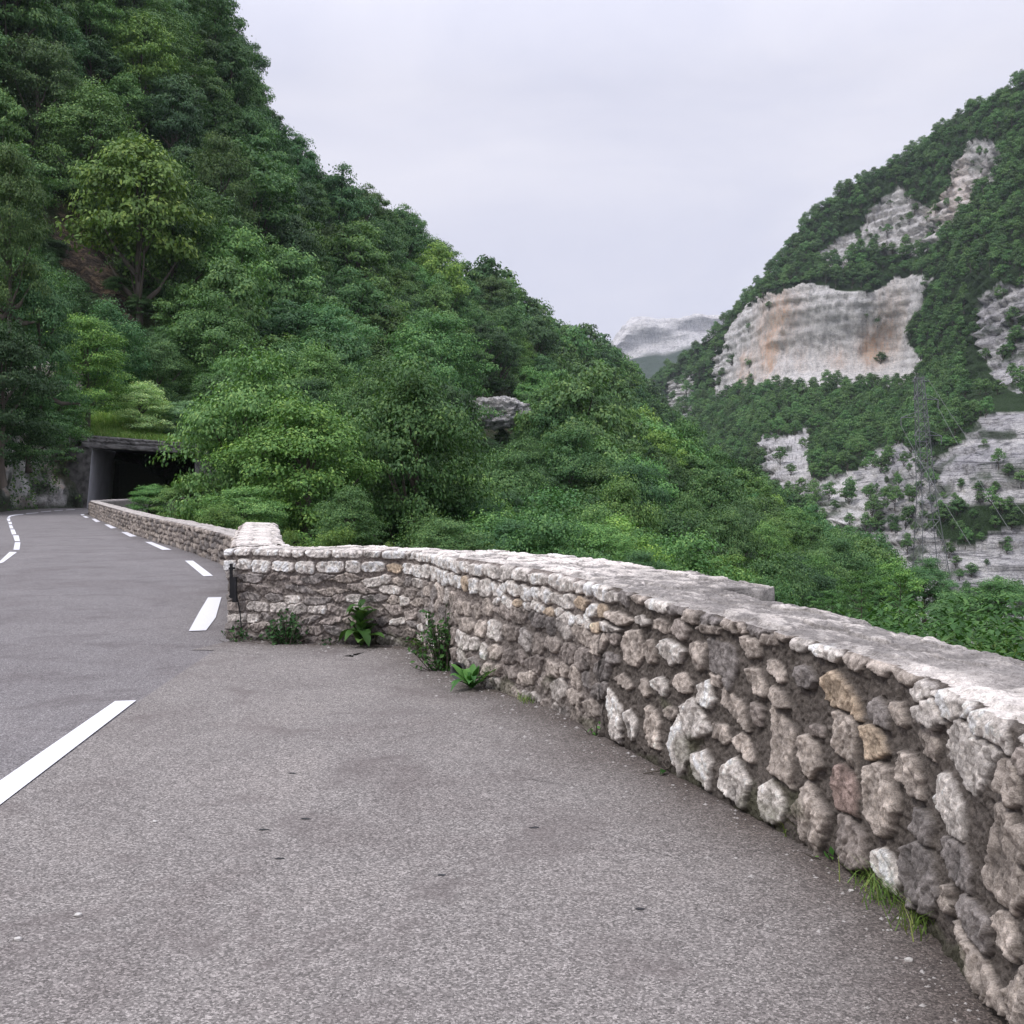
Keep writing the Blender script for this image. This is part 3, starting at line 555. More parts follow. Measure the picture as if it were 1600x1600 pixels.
for cx, cy, rx, ry, k in ((1205, 520, 26, 60, .9), (1225, 490, 26, 40, .6), (1250, 560, 20, 25, .5), (1165, 560, 10, 14, .8), (1358, 545, 22, 28, 1.), (1390, 500, 20, 50, .5), (1310, 560, 18, 18, .5), (1160, 590, 16, 16, .6), (1200, 560, 14, 40, .8), (1480, 300, 50, 50, .45)):
    ochre += k*np.exp(-((px-cx)/rx)**2-((py-cy)/ry)**2)
ochre = np.clip(ochre*(.75+1.1*fbm(RS*np.array([.06, .06, .012]), 4, 64)), 0, .9)
green = (~rock).astype(float)
soft = sstep(.12, .45, fbm(RS*np.array([.08, .08, .16]), 4, 66))*(~main)*.8
green = np.clip(green+soft, 0, 1)
n = normals(RS); n[..., 2] *= .3
led = fbm(P3(RS[..., 0]*.012, RS[..., 1]*.012, RS[..., 2]*.16), 5, 67, .62); pil = fbm(P3(RS[..., 0]*.045, RS[..., 1]*.045, RS[..., 2]*.012), 5, 68, .6)
led2 = 1-2*np.abs(fbm(P3(RS[..., 0]*.02, RS[..., 1]*.02, RS[..., 2]*.32), 3, 69))
sc_ = np.clip(np.linalg.norm(RS[..., :2], axis=-1)/700, .4, 1.2)
amp = np.where(main, 1., 1.7)
saw = (RS[..., 2]/7.5+1.5*fbm(RS*.01, 3, 71)) % 1.0; saw2 = (RS[..., 2]/3.1+1.2*fbm(RS*.02, 3, 72)) % 1.0
disp = (led*2.2+pil*4.5+led2*.9+fbm(RS*.09, 5, 70, .65)*3.2)*amp*sc_+np.where(main, .25, 1.)*(saw*4.5+saw2*1.8)*sc_
RSd = RS+n*(np.where(rock, disp, disp*.6))[..., None]
bed = np.clip((inpoly(X_, Y_, LO2) | inpoly(X_, Y_, RT))*1.+.5*inpoly(X_, Y_, UP)+.55*inpoly(X_, Y_, LO1), 0, 1)
surf('mountain', RSd, M['cliff'], {'bed': bed, 'green': green, 'ochre': ochre})
# distant mountain
fx = [880, 930, 965, 985, 1010, 1040, 1065, 1085, 1110, 1160, 1230]; fy = [578, 556, 526, 508, 497, 500, 494, 489, 488, 500, 520]
Fc = [[(x, y, 4300), (x, y+max(8, 52-(abs(x-1010)*.1)), 4150), (x, 605, 3500), (x, 680, 2700)] for x, y in zip(fx, fy)]
FS = relief(Fc, [0, 0, 0, 0], (30, 34)); n = normals(FS); pxf, pyf, _ = proj(FS)
FS = FS+n*(fbm(FS*np.array([.004, .004, .02]), 5, 80)*28+fbm(P3(FS[..., 0]*.006, FS[..., 1]*.006, FS[..., 2]*.002), 4, 81)*35)[..., None]
mid = np.interp(pxf, fx, [c[1][1] for c in Fc])
surf('far_mountain', FS, M['far'], {'green': sstep(-4, 4, pyf-mid-8*fbm(FS*.004, 3, 83)), 'ochre': 0*pxf})
# bank just behind the wall
bx = []
BK = [(-4.0, 16), (-3.2, 14), (-2.2, 11.6), (-.2, 11.3), (.6, 9.6), (1.2, 8.2), (1.8, 6.6), (2.1, 5.2), (2.2, 4), (2.15, 2), (2.0, -3)]
bk = crom(np.array(BK, float), 8); tn = np.gradient(bk, axis=0); tn /= np.linalg.norm(tn, axis=1)[:, None]; nb_ = np.stack([-tn[:, 1], tn[:, 0]], 1)
o_ = np.array([-.55, 0, .8, 2, 4, 6.5, 9.5, 14, 24, 44]); z_ = np.array([.1, .3, .36, .38, .3, -.1, -2.5, -7, -16, -34])
Q = np.stack([bk[None, :, 0]+nb_[None, :, 0]*o_[:, None], bk[None, :, 1]+nb_[None, :, 1]*o_[:, None], z_[:, None]+0*bk[None, :, 0]], -1)
t_ = np.linspace(0, 1, len(bk)); Q[:, :, 2] -= np.clip(.66-t_, 0, .3)/.3*.5; Q[3:, :, 2] -= (np.clip(.62-t_, 0, 1)*np.minimum(o_[3:, None], 6)*1.1)
Q[..., 2] += .15*fbm(Q*.5, 3, 90)
surf('bank', Q, M['soil'])
fo = np.array([0, .5, 2, 5, 12]); fz = np.array([-.15, -.15, -.6, -2.2, -6])
fp = crom(np.array([(-4.2, 17)]+FPTS[1:], float), 5); tn = np.gradient(fp, axis=0); tn /= np.linalg.norm(tn, axis=1)[:, None]
Q = np.stack([fp[None, :, 0]+tn[None, :, 1]*(fo[:, None]+.2), fp[None, :, 1]-tn[None, :, 0]*(fo[:, None]+.2), fz[:, None]+0*fp[None, :, 0]], -1)
surf('verge', Q[::-1], M['soil'])
# roadside rock face on the left, up to the tunnel
rb = crom(np.array([(-31.9, 76.2), (-33.2, 75.6), (-33.9, 72), (-32.4, 64), (-33, 55), (-35, 42), (-37, 25), (-37, 5), (-32, -8), (-20, -16), (0, -20)], float), 26)
tn = np.gradient(rb, axis=0); tn /= np.linalg.norm(tn, axis=1)[:, None]; nr = np.stack([-tn[:, 1], tn[:, 0]], 1)  # away from road?
hh = np.linspace(-.3, 1, 60)
Z = hh[:, None]*11.0+0*rb[None, :, 0]; setb = .25*np.maximum(hh, 0)**1.5*8-1.2*np.exp(-((hh-.75)/.18)**2)
Q = np.stack([rb[None, :, 0]-setb[:, None]*nr[None, :, 0]*-1*-1, rb[None, :, 1]-setb[:, None]*nr[None, :, 1], Z], -1)
nn = np.stack([nr[:, 0]+0*Z, nr[:, 1]+0*Z, 0*Z], -1)
Q = Q+nn*(fbm(Q*.28, 5, 101, .6)*1.5+np.abs(fbm(Q*.8, 4, 102))*-.9+.3)[..., None]*sstep(-.3, .15, hh)[:, None, None]
g = sstep(-.12, .25, fbm(Q*np.array([.35, .35, .25]), 4, 103)+.1); g = np.maximum(g, 1-sstep(.0, .06, hh)[:, None]+0*g)
rc = tag(surf('rock_face', Q[:, ::-1], M['rockface'], {'green': g[:, ::-1]*.85, 'ochre': (sstep(.1, .35, fbm(Q*.4, 4, 105))*.45)[:, ::-1]}), kind='structure')
# ------------------------------------------------------------------ rock gallery / tunnel mouth
M['tunnel_shade'] = simple('shaded_concrete', (.05, .05, .052), .95, .1)  # near-black colour paints in the shade of the tunnel's depth
tun = tag(empty('road_tunnel'), 'dark road tunnel mouth under a mossy stone lintel and grass roof', 'tunnel')
def quadbox(name, A, B, mt, parent):     # prism between two matching quads (4 pts each)
    V = np.array(list(A)+list(B), float); F = [[0, 1, 2, 3], [7, 6, 5, 4], [0, 4, 5, 1], [1, 5, 6, 2], [2, 6, 7, 3], [3, 7, 4, 0]]
    return mk(name, V, F, mt, parent, False)
def along(P, d): return [(p[0]+d[0], p[1]+d[1], p[2]+d[2]) for p in P]
LW = crom(np.array([(-31.2, 76.2), (-32.6, 82), (-34.0, 88), (-38.5, 98), (-46, 108), (-56, 116)], float), 8)
RW = crom(np.array([(-24.7, 79.6), (-25.4, 85), (-28.5, 96), (-35, 108), (-46, 120)], float), 8)
def even(P, n=50):
    S = np.r_[0, np.cumsum(np.linalg.norm(np.diff(P, axis=0), axis=1))]; s = np.linspace(0, S[-1], n); return np.stack([np.interp(s, S, P[:, k]) for k in (0, 1)], 1)
LW = even(LW); RW = even(RW)
def ribbon(name, P, z0, z1, mt, flip=False, lean=0):
    P3_ = np.stack([np.c_[P[:, 0]-lean, P[:, 1], np.full(len(P), z0)], np.c_[P, np.full(len(P), z1)]])
    return mk(name, P3_, gridF(2, len(P), flip), mt, tun, True)
ribbon('side_wall', LW, -.1, 4.8, M['concrete'], lean=.5); ribbon('side_wall', RW, -.1, 4.8, M['tunnel_shade'], True)
cl = np.stack([np.c_[LW, np.full(len(LW), 4.55)], np.c_[RW, np.full(len(RW), 4.25)]]); mk('ceiling_slab', cl, gridF(2, len(LW)), M['tunnel_shade'], tun)
mk('dark_end_cap', [(-56, 116, -1), (-46, 120, -1), (-46, 120, 6), (-56, 116, 6)], [[0, 1, 2, 3]], M['tunnel_shade'], tun, False)  # added cap, keeps light out of the tunnel's far end
nu_, nv_ = 120, 22
u = np.linspace(0, 1, nu_)[None]; v = np.linspace(0, 1, nv_)[:, None]
X = -31.9+u*8.6; Y = 76.0+u*3.6; zb = 4.5-u*.45; th_ = .95-.15*u
zz = zb+th_*v; P = np.stack([X+0*zz, Y+0*zz, zz], -1)
e_, i_, _, _ = stone_field(np.broadcast_to(u*9, zz.shape), v*.95+0*u, build_rows(0, 9.2, [(.45, .7, .35), (.7, .97, .3)], random.Random(3), lambda r: 1, .5, .2)+build_rows(0, 9.2, [(0, .42, 1.3)], random.Random(5), lambda r: 1, .1, .03))
P[..., 1] -= sstep(-.05, .15, e_)*.09+.06*fbm(P*3, 4, 3); P[-1, :, 1] += .5
under = P[:1].copy(); under[..., 1] += 1.2; P = np.concatenate([under, P]); mk('lintel', P, gridF(*P.shape[:2]), M['lintel'], tun)
quadbox('jamb', [(-33.9, 76.6, -.1), (-31.62, 76.1, -.1), (-31.15, 76.1, 4.6), (-33.9, 76.6, 4.6)], [(-33.9, 78, -.1), (-32.3, 77.6, -.1), (-31.8, 77.6, 4.6), (-33.9, 78, 4.6)], M['lintel'], tun)
quadbox('jamb', [(-24.6, 79.5, -.1), (-23.2, 80, -.1), (-23.2, 80, 4.3), (-24.6, 79.5, 4.3)], [(-24.6, 81, -.1), (-23.2, 81.5, -.1), (-23.2, 81.5, 4.3), (-24.6, 81, 4.3)], M['lintel'], tun)
# grass-covered roof
u = np.linspace(0, 1, 40)[None]; v = np.linspace(0, 1, 16)[:, None]
GX = -34.5+u*12.6-v*1.0; GY = 75.9+u*4.1+v*9.5; GZ = 5.55-u*.75+v*(.3+1.9*(1-sstep(.3, .65, u)))+.25*fbm(P3(GX*.3, GY*.3, 0*GX), 3, 5)
GR = np.stack([GX, GY, GZ], -1); gro = surf('grass_roof', GR, M['soil'])
def blades(rg, P, n, h, w, spread=.5, lean=.35, segs=2):
    """n tapered blades per point cloud P"""
    V = []; m = len(P)
    a = rg.uniform(0, 2*math.pi, m); hh = h*rg.uniform(.5, 1.2, m); ln = rg.uniform(0, lean, m)*hh*2; la = rg.uniform(0, 2*math.pi, m)
    dx = np.cos(a)*w/2; dy = np.sin(a)*w/2; lx = np.cos(la)*ln; ly = np.sin(la)*ln
    B0 = P+np.c_[-dx, -dy, 0*dx]; B1 = P+np.c_[dx, dy, 0*dx]
    M0 = P+np.c_[-dx*.7+lx*.35, -dy*.7+ly*.35, hh*.6]; M1 = P+np.c_[dx*.7+lx*.35, dy*.7+ly*.35, hh*.6]
    T0 = P+np.c_[-dx*.08+lx, -dy*.08+ly, hh]; T1 = P+np.c_[dx*.08+lx, dy*.08+ly, hh]
    V = np.stack([B0, B1, M1, M0, T1, T0], 1).reshape(-1, 3); k = np.arange(m)[:, None]*6
    F = np.concatenate([k+[0, 1, 2, 3], k+[3, 2, 4, 5]]); return V, F, np.repeat(rg.random(m), 6)
def pick(rg, G_, n, w=None):
    a = rg.random(n)*(G_.shape[0]-1.001); b = rg.random(n)*(G_.shape[1]-1.001); i = a.astype(int); j = b.astype(int); fa = (a-i)[:, None]; fb = (b-j)[:, None]
    return (G_[i, j]*(1-fa)+G_[i+1, j]*fa)*(1-fb)+(G_[i, j+1]*(1-fa)+G_[i+1, j+1]*fa)*fb, a/(G_.shape[0]-1), b/(G_.shape[1]-1)
rg = np.random.default_rng(12)
p, a, b = pick(rg, GR, 16000); V, F, rn = blades(rg, p, 1, .42, .06, lean=.5)
g_ = mk('grass', V, F, M['grass'], None, True, {'rnd': rn}); tag(g_, kind='stuff')
# ------------------------------------------------------------------ trees
def leafquads(rg, P, Nn, size, aspect=.55, zs=1.):
    m = len(P); Nn = Nn/(np.linalg.norm(Nn, axis=1)[:, None]+1e-9)
    r = rg.normal(size=(m, 3)); A = np.cross(Nn, r); A /= np.linalg.norm(A, axis=1)[:, None]+1e-9; B = np.cross(Nn, A)
    s = size*rg.uniform(.65, 1.35, m)[:, None]*.5
    z = np.array([1, 1, zs]); V = np.stack([P-A*s*z, P+(B*s*aspect+Nn*s*.15)*z, P+A*s*z, P+(Nn*s*.15-B*s*aspect)*z], 1).reshape(-1, 3)
    return V, np.arange(m)[:, None]*4+np.arange(4)[None]
def make_crown(seed, nl, nleaf, size, z0=.15, egg=1., lobe=(.22, .36), spiky=0.):
    rg = np.random.default_rng(seed); Ps, Ns, Rn, Cn = [], [], [], []
    g = (1+5**.5)/2; k = np.arange(nl)+.5
    zz = 1-2*k/nl; ph = 2*math.pi*k/g; rr = np.sqrt(1-zz*zz)
    D = np.c_[rr*np.cos(ph), rr*np.sin(ph), zz]+rg.normal(size=(nl, 3))*.22
    D /= np.linalg.norm(D, axis=1)[:, None]
    D = D[D[:, 2] > -.75]; nl = len(D)
    rad = rg.uniform(.42, .86, nl)*(1-.15*egg*np.clip(D[:, 2], 0, 1)); hc = (1-z0)/2; zc = z0+hc
    asym = 1+.18*np.sin(np.arctan2(D[:, 1], D[:, 0])*2+rg.uniform(0, 6))
    wid = np.interp(D[:, 2], [-1, -.3, .3, 1], [.75, 1.0, .92, .6])
    C = np.c_[D[:, 0]*rad*wid*asym, D[:, 1]*rad*wid*asym, zc+D[:, 2]*rad*hc*1.02]
    if z0 < .1:      # skirt of low boughs
        q = max(8, nl//4); a_ = rg.uniform(0, 6.28, q); r_ = rg.uniform(.25, .85, q); C = np.vstack([C, np.c_[np.cos(a_)*r_, np.sin(a_)*r_, rg.uniform(.0, .24, q)]]); nl = len(C)
    LR = rg.uniform(lobe[0], lobe[1], nl); per = rg.multinomial(int(nleaf*.93), LR**2/np.sum(LR**2)) if nl else []
    for i in range(nl):
        n = per[i]; d = rg.normal(size=(n, 3)); d /= np.linalg.norm(d, axis=1)[:, None]
        d[:, 2] = np.where(d[:, 2] < -.25, -d[:, 2]*.6, d[:, 2])
        # sub-clumps give each lobe its own ragged outline
        m = 7; sdir = rg.normal(size=(m, 3)); sdir[:, 2] = np.abs(sdir[:, 2])*.8; sdir /= np.linalg.norm(sdir, axis=1)[:, None]
        w = rg.integers(0, m, n); d2 = sdir[w]*.72+d*.55
        q = rg.uniform(.78, 1.08, n)[:, None]
        out = C[i]-np.array([0, 0, zc]); out = out/(np.linalg.norm(out)+1e-6)
        p = C[i]+d2*q*LR[i]*np.array([1, 1, .36])
        Ps.append(p); Ns.append(d*.95+out*.35+np.array([0, 0, .42])+rg.normal(size=(n, 3))*.26)
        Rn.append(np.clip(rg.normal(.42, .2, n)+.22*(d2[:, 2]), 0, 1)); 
    n = nleaf-sum(len(x) for x in Ps); d = rg.normal(size=(n, 3)); d /= np.linalg.norm(d, axis=1)[:, None]
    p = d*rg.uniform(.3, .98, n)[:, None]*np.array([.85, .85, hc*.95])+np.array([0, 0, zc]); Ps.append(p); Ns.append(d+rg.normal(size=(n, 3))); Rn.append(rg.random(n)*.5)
    P = np.vstack(Ps); V, F = leafquads(rg, P, np.vstack(Ns), size, .62, .5)
    return V, F, np.repeat(np.concatenate(Rn), 4), C
def make_trunk(C, z0, r=.055, seed=0, k=6):
    mb = MB(); rg = np.random.default_rng(seed); top = .72
    z = np.linspace(-.12, top, 7); P = np.c_[np.cumsum(rg.normal(size=7))*.012, np.cumsum(rg.normal(size=7))*.012, z]; P[0, :2] = 0
    mb.tube(P, np.interp(z, [-.12, 0, top], [r*1.5, r, r*.25]), k)
    sel = rg.permutation(len(C))[:min(len(C), 12)]
    for i in sel:
        c = C[i]; t = np.clip(c[2]-.28, .1, top-.05); a = np.array([np.interp(t, z, P[:, 0]), np.interp(t, z, P[:, 1]), t])
        m = a*.5+c*.5+np.array([0, 0, -.03]); mb.tube([a, m, c*.96+a*.04], [r*.42, r*.28, r*.08], 4)
    return np.vstack(mb.V), np.vstack(mb.F)
def mesh_only(name, V, F, mats, attrs=None, midx=None):
    o = mk(name, V, F, mats, None, True, attrs, midx); me = o.data; bpy.data.objects.remove(o); return me
PR = {}
def proto(key, seed, nl, nleaf, size, z0, single=False, tr=.05, **k):
    V, F, rn, C = make_crown(seed, nl, nleaf, size, z0, **k); TV, TF = make_trunk(C, z0, tr, seed)
    if single:
        mi = np.r_[np.zeros(len(F)), np.ones(len(TF))]
        me = mesh_only('tree', np.vstack([V, TV]), np.vstack([F, TF+len(V)]), [M['leaf'], M['bark']], {'rnd': np.r_[rn, np.zeros(len(TV))]}, mi); PR[key] = (me, None)
    else:
        PR[key] = (mesh_only('crown', V, F, M['leaf'], {'rnd': rn}), mesh_only('trunk', TV, TF, M['bark']))
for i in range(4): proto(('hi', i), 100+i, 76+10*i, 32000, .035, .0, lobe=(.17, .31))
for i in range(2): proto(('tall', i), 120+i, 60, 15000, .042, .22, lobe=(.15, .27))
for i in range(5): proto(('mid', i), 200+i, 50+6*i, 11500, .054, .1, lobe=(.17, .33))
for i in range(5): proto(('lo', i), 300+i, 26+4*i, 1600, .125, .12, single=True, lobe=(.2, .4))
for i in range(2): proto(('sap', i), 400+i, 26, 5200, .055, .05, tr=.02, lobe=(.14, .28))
def plant_tree(key, x, y, z, r, h, rz, name='tree', label=None, cat='tree', group=None, tint=None):
    cm, tm = PR[key]
    if tm is None:
        t = bpy.data.objects.new(name, cm); COL.objects.link(t); parts = [t]
    else:
        t = empty(name); parts = []
        for nm, me in (('crown', cm), ('trunk', tm)):
            o = bpy.data.objects.new(nm, me); COL.objects.link(o); o.parent = t; parts.append(o)
    t.location = (x, y, z); t.scale = (r, r*random.uniform(.88, 1.12), h); t.rotation_euler = (0, 0, rz)
    tag(t, label, cat, group)
    if tint:
        for o in parts: o.color = (*tint, 1)
    return t
YG = (1.5, 1.35, .9); LG = (1.16, 1.13, 1.); PALE = (2.8, 1.9, 2.6); DK = (.75, .8, .9); BL = (.90, .97, 1.12); OL = (1.3, 1.15, .85)
NEAR = [ # px, ytop, ybottom, width, depth, kind, tint, name, label
 (475, 588, 900, 275, 43, 'hi', (1.45, 1.32, .95), 'tree', 'biggest rounded tree rising just behind the left end of the lookout wall'),
 (395, 600, 860, 170, 50, 'hi', (.9, .95, .95), 'tree', 'rounded tree leaning against the left flank of the biggest rounded tree'),
 (645, 690, 900, 165, 50, 'hi', DK, 'tree', 'mid green tree right of the biggest rounded tree behind the wall'),
 (545, 745, 900, 140, 34, 'hi', (.85, .9, .85), 'tree', 'low dense tree in front of the biggest rounded tree'),
 (385, 745, 870, 150, 38, 'hi', LG, 'shrub', 'light green shrub above the low parapet next to the white end block'),
 (305, 730, 835, 125, 48, 'hi', (1.3, 1.25, 1.05), 'shrub', 'light green shrub growing across the right side of the tunnel mouth'),
 (235, 752, 810, 80, 55, 'hi', (1.2, 1.2, 1.1), 'shrub', 'small shrub leaning over the parapet before the dark tunnel mouth'),
 (345, 778, 900, 120, 33, 'hi', OL, 'shrub', 'yellowish scrub along the back of the low parapet'),
 (525, 800, 1010, 130, 22, 'hi', YG, 'shrub', 'feathery yellow green willow shrub just behind the straight wall section'),
 (455, 812, 990, 80, 20, 'hi', OL, 'shrub', 'small yellow green shrub right beside the white end block'),
 (600, 836, 1000, 95, 21, 'hi', OL, 'shrub', 'low yellowish shrub behind the wall where it starts to bend'),
 (222, 590, 675, 125, 82, 'hi', (3.4, 2.3, 3.), 'shrub', 'pale grey green round bush on the grass roof of the tunnel'),
 (292, 618, 690, 90, 83, 'hi', (2.1, 1.7, 2.5), 'shrub', 'silvery bush on the right end of the tunnel roof'),
 (725, 740, 900, 160, 50, 'hi', BL, 'tree', 'blue green tree behind the wall bend with open crown'),
 (700, 800, 930, 150, 34, 'hi', None, 'shrub', 'dense bush with its top just over the bend of the wall'),
 (800, 800, 930, 170, 38, 'hi', BL, 'shrub', 'dull green bush behind the wall between the bend and the bright tree'),
 (925, 800, 940, 150, 48, 'hi', (1.3, 1.3, 1.15), 'tree', 'bright green spreading tree showing above the middle of the wall'),
 (870, 830, 950, 130, 36, 'hi', (.95, 1., 1.), 'shrub', 'dark bush just behind the middle of the wall'),
 (1040, 888, 950, 70, 30, 'hi', YG, 'shrub', 'small light yellow green bush peeping over the wall top'),
 (1000, 850, 960, 110, 45, 'hi', BL, 'tree', 'small blue green tree behind the wall between two brighter trees'),
 (1130, 850, 985, 125, 62, 'hi', (1.25, 1.2, .8), 'tree', 'olive green tree behind the coping near the step in the wall'),
 (1240, 850, 1000, 165, 82, 'hi', DK, 'tree', 'dark dense tree right of the step in the wall top'),
 (1070, 785, 930, 120, 100, 'hi', LG, 'tree', 'bright round tree on the spur above the step in the wall'),
 (1310, 820, 990, 130, 105, 'hi', DK, 'tree', 'dark tree at the right end of the wooded spur'),
 (905, 585, 760, 130, 150, 'tall', (.95, 1., 1.05), 'tree', 'tallest slender tree standing up from the spur crest'),
 (845, 620, 780, 90, 148, 'tall', DK, 'tree', 'dark upright tree beside the pale rock outcrop on the slope'),
 (680, 470, 680, 190, 140, 'mid', (1.05, 1.05, 1.), 'tree', 'very wide round tree in the middle of the left slope'),
 (510, 458, 640, 150, 118, 'mid', BL, 'tree', 'round blue green tree halfway up the left slope'),
 (440, 415, 490, 60, 150, 'mid', (2.0, 1.7, .9), 'tree', 'small fresh yellow green tree standing out on the left slope'),
 (262, 500, 610, 110, 92, 'hi', BL, 'tree', 'layered blue green tree above the tunnel roof'),
 (135, 478, 650, 150, 78, 'hi', YG, 'tree', 'fresh yellow green tree above the rock face left of the tunnel'),
 (330, 560, 660, 100, 90, 'hi', LG, 'tree', 'light green tree between the silvery bush and the slope'),
 (15, 190, 520, 130, 62, 'hi', LG, 'tree', 'tall light green tree cut by the picture edge above the rock face'),
 (60, 380, 640, 150, 64, 'hi', BL, 'tree', 'broad grey green tree hanging over the road at far left'),
 (5, 480, 730, 180, 58, 'hi', (.6, .66, .75), 'tree', 'darkest overhanging tree above the rock face by the road'),
 (95, 580, 690, 110, 70, 'hi', (.8, .9, .8), 'tree', 'dark tree overhanging the left corner of the tunnel'),
 (45, 610, 725, 150, 64, 'hi', DK, 'shrub', 'dark leafy growth draped over the top of the rock face'),
 (270, 225, 480, 165, 122, 'mid', (1.2, 1.15, .95), 'tree', 'great domed tree high on the left slope above the blue green tree'),
 (345, 190, 420, 120, 135, 'mid', (1.1, 1.1, .95), 'tree', 'tall domed tree behind the right shoulder of the great domed tree'),
 (150, 115, 330, 170, 130, 'mid', (1.1, 1.1, 1.), 'tree', 'large tree high on the slope left of the great domed tree'),
 (60, 30, 260, 150, 120, 'mid', None, 'tree', 'large dark tree near the upper left picture corner'),
 (250, -10, 150, 160, 165, 'mid', LG, 'tree', 'light crowned tree at the top of the slope below the skyline'),
 (1345, 880, 960, 75, 11, 'sap', (1.1, 1.2, .8), 'sapling', 'leafy young sapling just behind the wall in front of the cliff'),
 (1405, 862, 965, 90, 11, 'sap', (1.2, 1.2, .9), 'sapling', 'young ash sapling with drooping tip just behind the wall'),
 (1300, 915, 965, 70, 11.5, 'sap', (.9, 1., .8), 'sapling', 'short sapling at the left end of the nettle bank'),
 (1445, 862, 960, 110, 70, 'hi', DK, 'tree', 'dark tree standing in front of the foot of the pylon'),
 (1375, 895, 985, 90, 60, 'hi', None, 'tree', 'rounded tree between the spur and the pylon foot'),
 (1560, 895, 1000, 150, 40, 'hi', (.8, .9, .9), 'shrub', 'dark bush beyond the nettles near the right picture edge'),
 (1500, 915, 1000, 110, 45, 'hi', BL, 'shrub', 'grey green bush beyond the nettles right of the pylon foot'),
]
rt_ = random.Random(77); blocked = []
gp = np.vstack([LH.reshape(-1, 3), BS.reshape(-1, 3)]); gx, gy, gf = proj(gp)
for i, (cx, yt, yb, w, D, kd, tint, nm, lb) in enumerate(NEAR):
    if D > 88 and cx > -50:          # stand it on the slope it belongs to
        m = ((gx-cx)**2+(gy-yb)**2 < 14**2) & (np.abs(gf-D) < D*.45)
        if m.any(): D = float(gp[m][np.argmin(np.abs(gf[m]-D))][1])
    p = PT(cx, yb, D); q = PT(cx, yt, D); r = w/2*D/1600*1.08; h = (q[2]-p[2])
    nv = sum(1 for k in PR if k[0] == kd)
    if kd == 'mid': kd = 'hi'; nv = 4
    x_, y_, z_b = p; sink = .06*h
    plant_tree((kd, i % nv), x_, y_, z_b-sink*0, r, h, rt_.uniform(0, 6.28), nm, lb, 'tree' if nm == 'tree' else nm, None, tint)
    blocked.append((x_, y_, r, z_b, h))
BLK = np.array(blocked)
def scatter(P, n, seed, spacing, keep=None):
    rg = np.random.default_rng(seed); a = P[:-1, :-1]; du = P[:-1, 1:]-a; dv = P[1:, :-1]-a
    ar = np.linalg.norm(np.cross(du, dv), axis=-1)
    if keep is not None: ar = ar*keep[:-1, :-1]
    pr = (ar/ar.sum()).ravel(); c = rg.choice(len(pr), n, p=pr); i, j = np.divmod(c, P.shape[1]-1); fu, fv = rg.random((2, n, 1))
    p = a[i, j]+du[i, j]*fu+dv[i, j]*fv
    d = np.linalg.norm(p[:, :2], axis=1); sp = spacing(p, d); out = []; cell = {}
    cs = 3.0
    for q in range(n):
        s = sp[q]; key = tuple((p[q]//cs).astype(int)); rk = int(s//cs)+1; ok = True
        for x in range(-rk, rk+1):
            for y in range(-rk, rk+1):
                for z in range(-rk, rk+1):
                    for m in cell.get((key[0]+x, key[1]+y, key[2]+z), ()):
                        if ((p[m]-p[q])**2).sum() < s*s: ok = False; break
                    if not ok: break
                if not ok: break
            if not ok: break
        if ok: cell.setdefault(key, []).append(q); out.append(q)
    out = np.array(out); return p[out], sp[out]
def inview(p, m=60):
    x, y, f = proj(p); return (x > -m*3) & (x < 1600+m*2) & (y > -m*4) & (y < 1150) & (p[:, 1] > 5), x, y, f
# left hillside + spur
sp_f = lambda p, d: np.interp(d, [20, 60, 150, 400], [2.9, 4.6, 7.4, 7.4])
pl, sl = scatter(LH[10:], 9000, 1, sp_f); ps, ss = scatter(BS[8:], 3500, 2, lambda p, d: np.interp(d, [20, 60, 170], [2.4, 3.4, 5.2]))
TP = np.vstack([pl, ps]); TS = np.r_[sl, ss]; reg = np.r_[np.zeros(len(pl)), np.ones(len(ps))]
rg = np.random.default_rng(31)
ok, x, y, f = inview(TP)
# keep the road, the tunnel and the rock peeks clear
ok &= ~((np.interp(TP[:, 1], [0, 10.8, 17.2, 21.5, 26.8, 33.2, 45, 58, 66, 79.5, 95, 110], [0, -2.6, -4.4, -5.9, -8.5, -11.8, -17.5, -23.6, -25, -24.6, -23, -20]) > TP[:, 0]-3.4) & (TP[:, 1] < 90) & (TP[:, 2] < 4))
ok &= ~((TP[:, 0] > -38) & (TP[:, 0] < -13.5) & (TP[:, 1] > 56) & (TP[:, 1] < 92))
ok &= ~(inpoly(x, y-70, [(85, 335), (130, 330), (215, 545), (160, 560), (95, 420)]) & (rg.random(len(x)) < .9))
ok &= ~(inpoly(x, y-12, [(85, 335), (130, 330), (215, 545), (160, 560), (95, 420)]) & (rg.random(len(x)) < .85))
ok &= ~(inpoly(x, y, [(725, 615), (835, 630), (835, 735), (735, 720)]) & (f > 110))
for b in BLK: ok &= ((TP[:, 0]-b[0])**2+(TP[:, 1]-b[1])**2 > (b[2]*.75)**2) | (np.abs(TP[:, 2]-b[3]) > b[4])
ok &= ~((np.abs(x-480) < 170) & (f < 46))
TP, TS, reg = TP[ok], TS[ok], reg[ok]; n = len(TP)
d = np.linalg.norm(TP[:, :2], axis=1)
rad = TS*rg.uniform(.58, 1.05, n); hgt = rad*rg.uniform(1.9, 3.1, n)
# a few outsized crowns
bigm = rg.random(n) < .12; rad[bigm] *= 1.3; hgt[bigm] *= 1.25
x, y, f = proj(TP); low = (f < 205) & (f > 70) & (y > 600) & (np.abs(x-780) < 42+rad*1100/f) & (y-hgt*1600/f < 672); TP, TS, reg, rad, hgt, d = TP[~low], TS[~low], reg[~low], rad[~low], hgt[~low], d[~low]; n = len(TP)
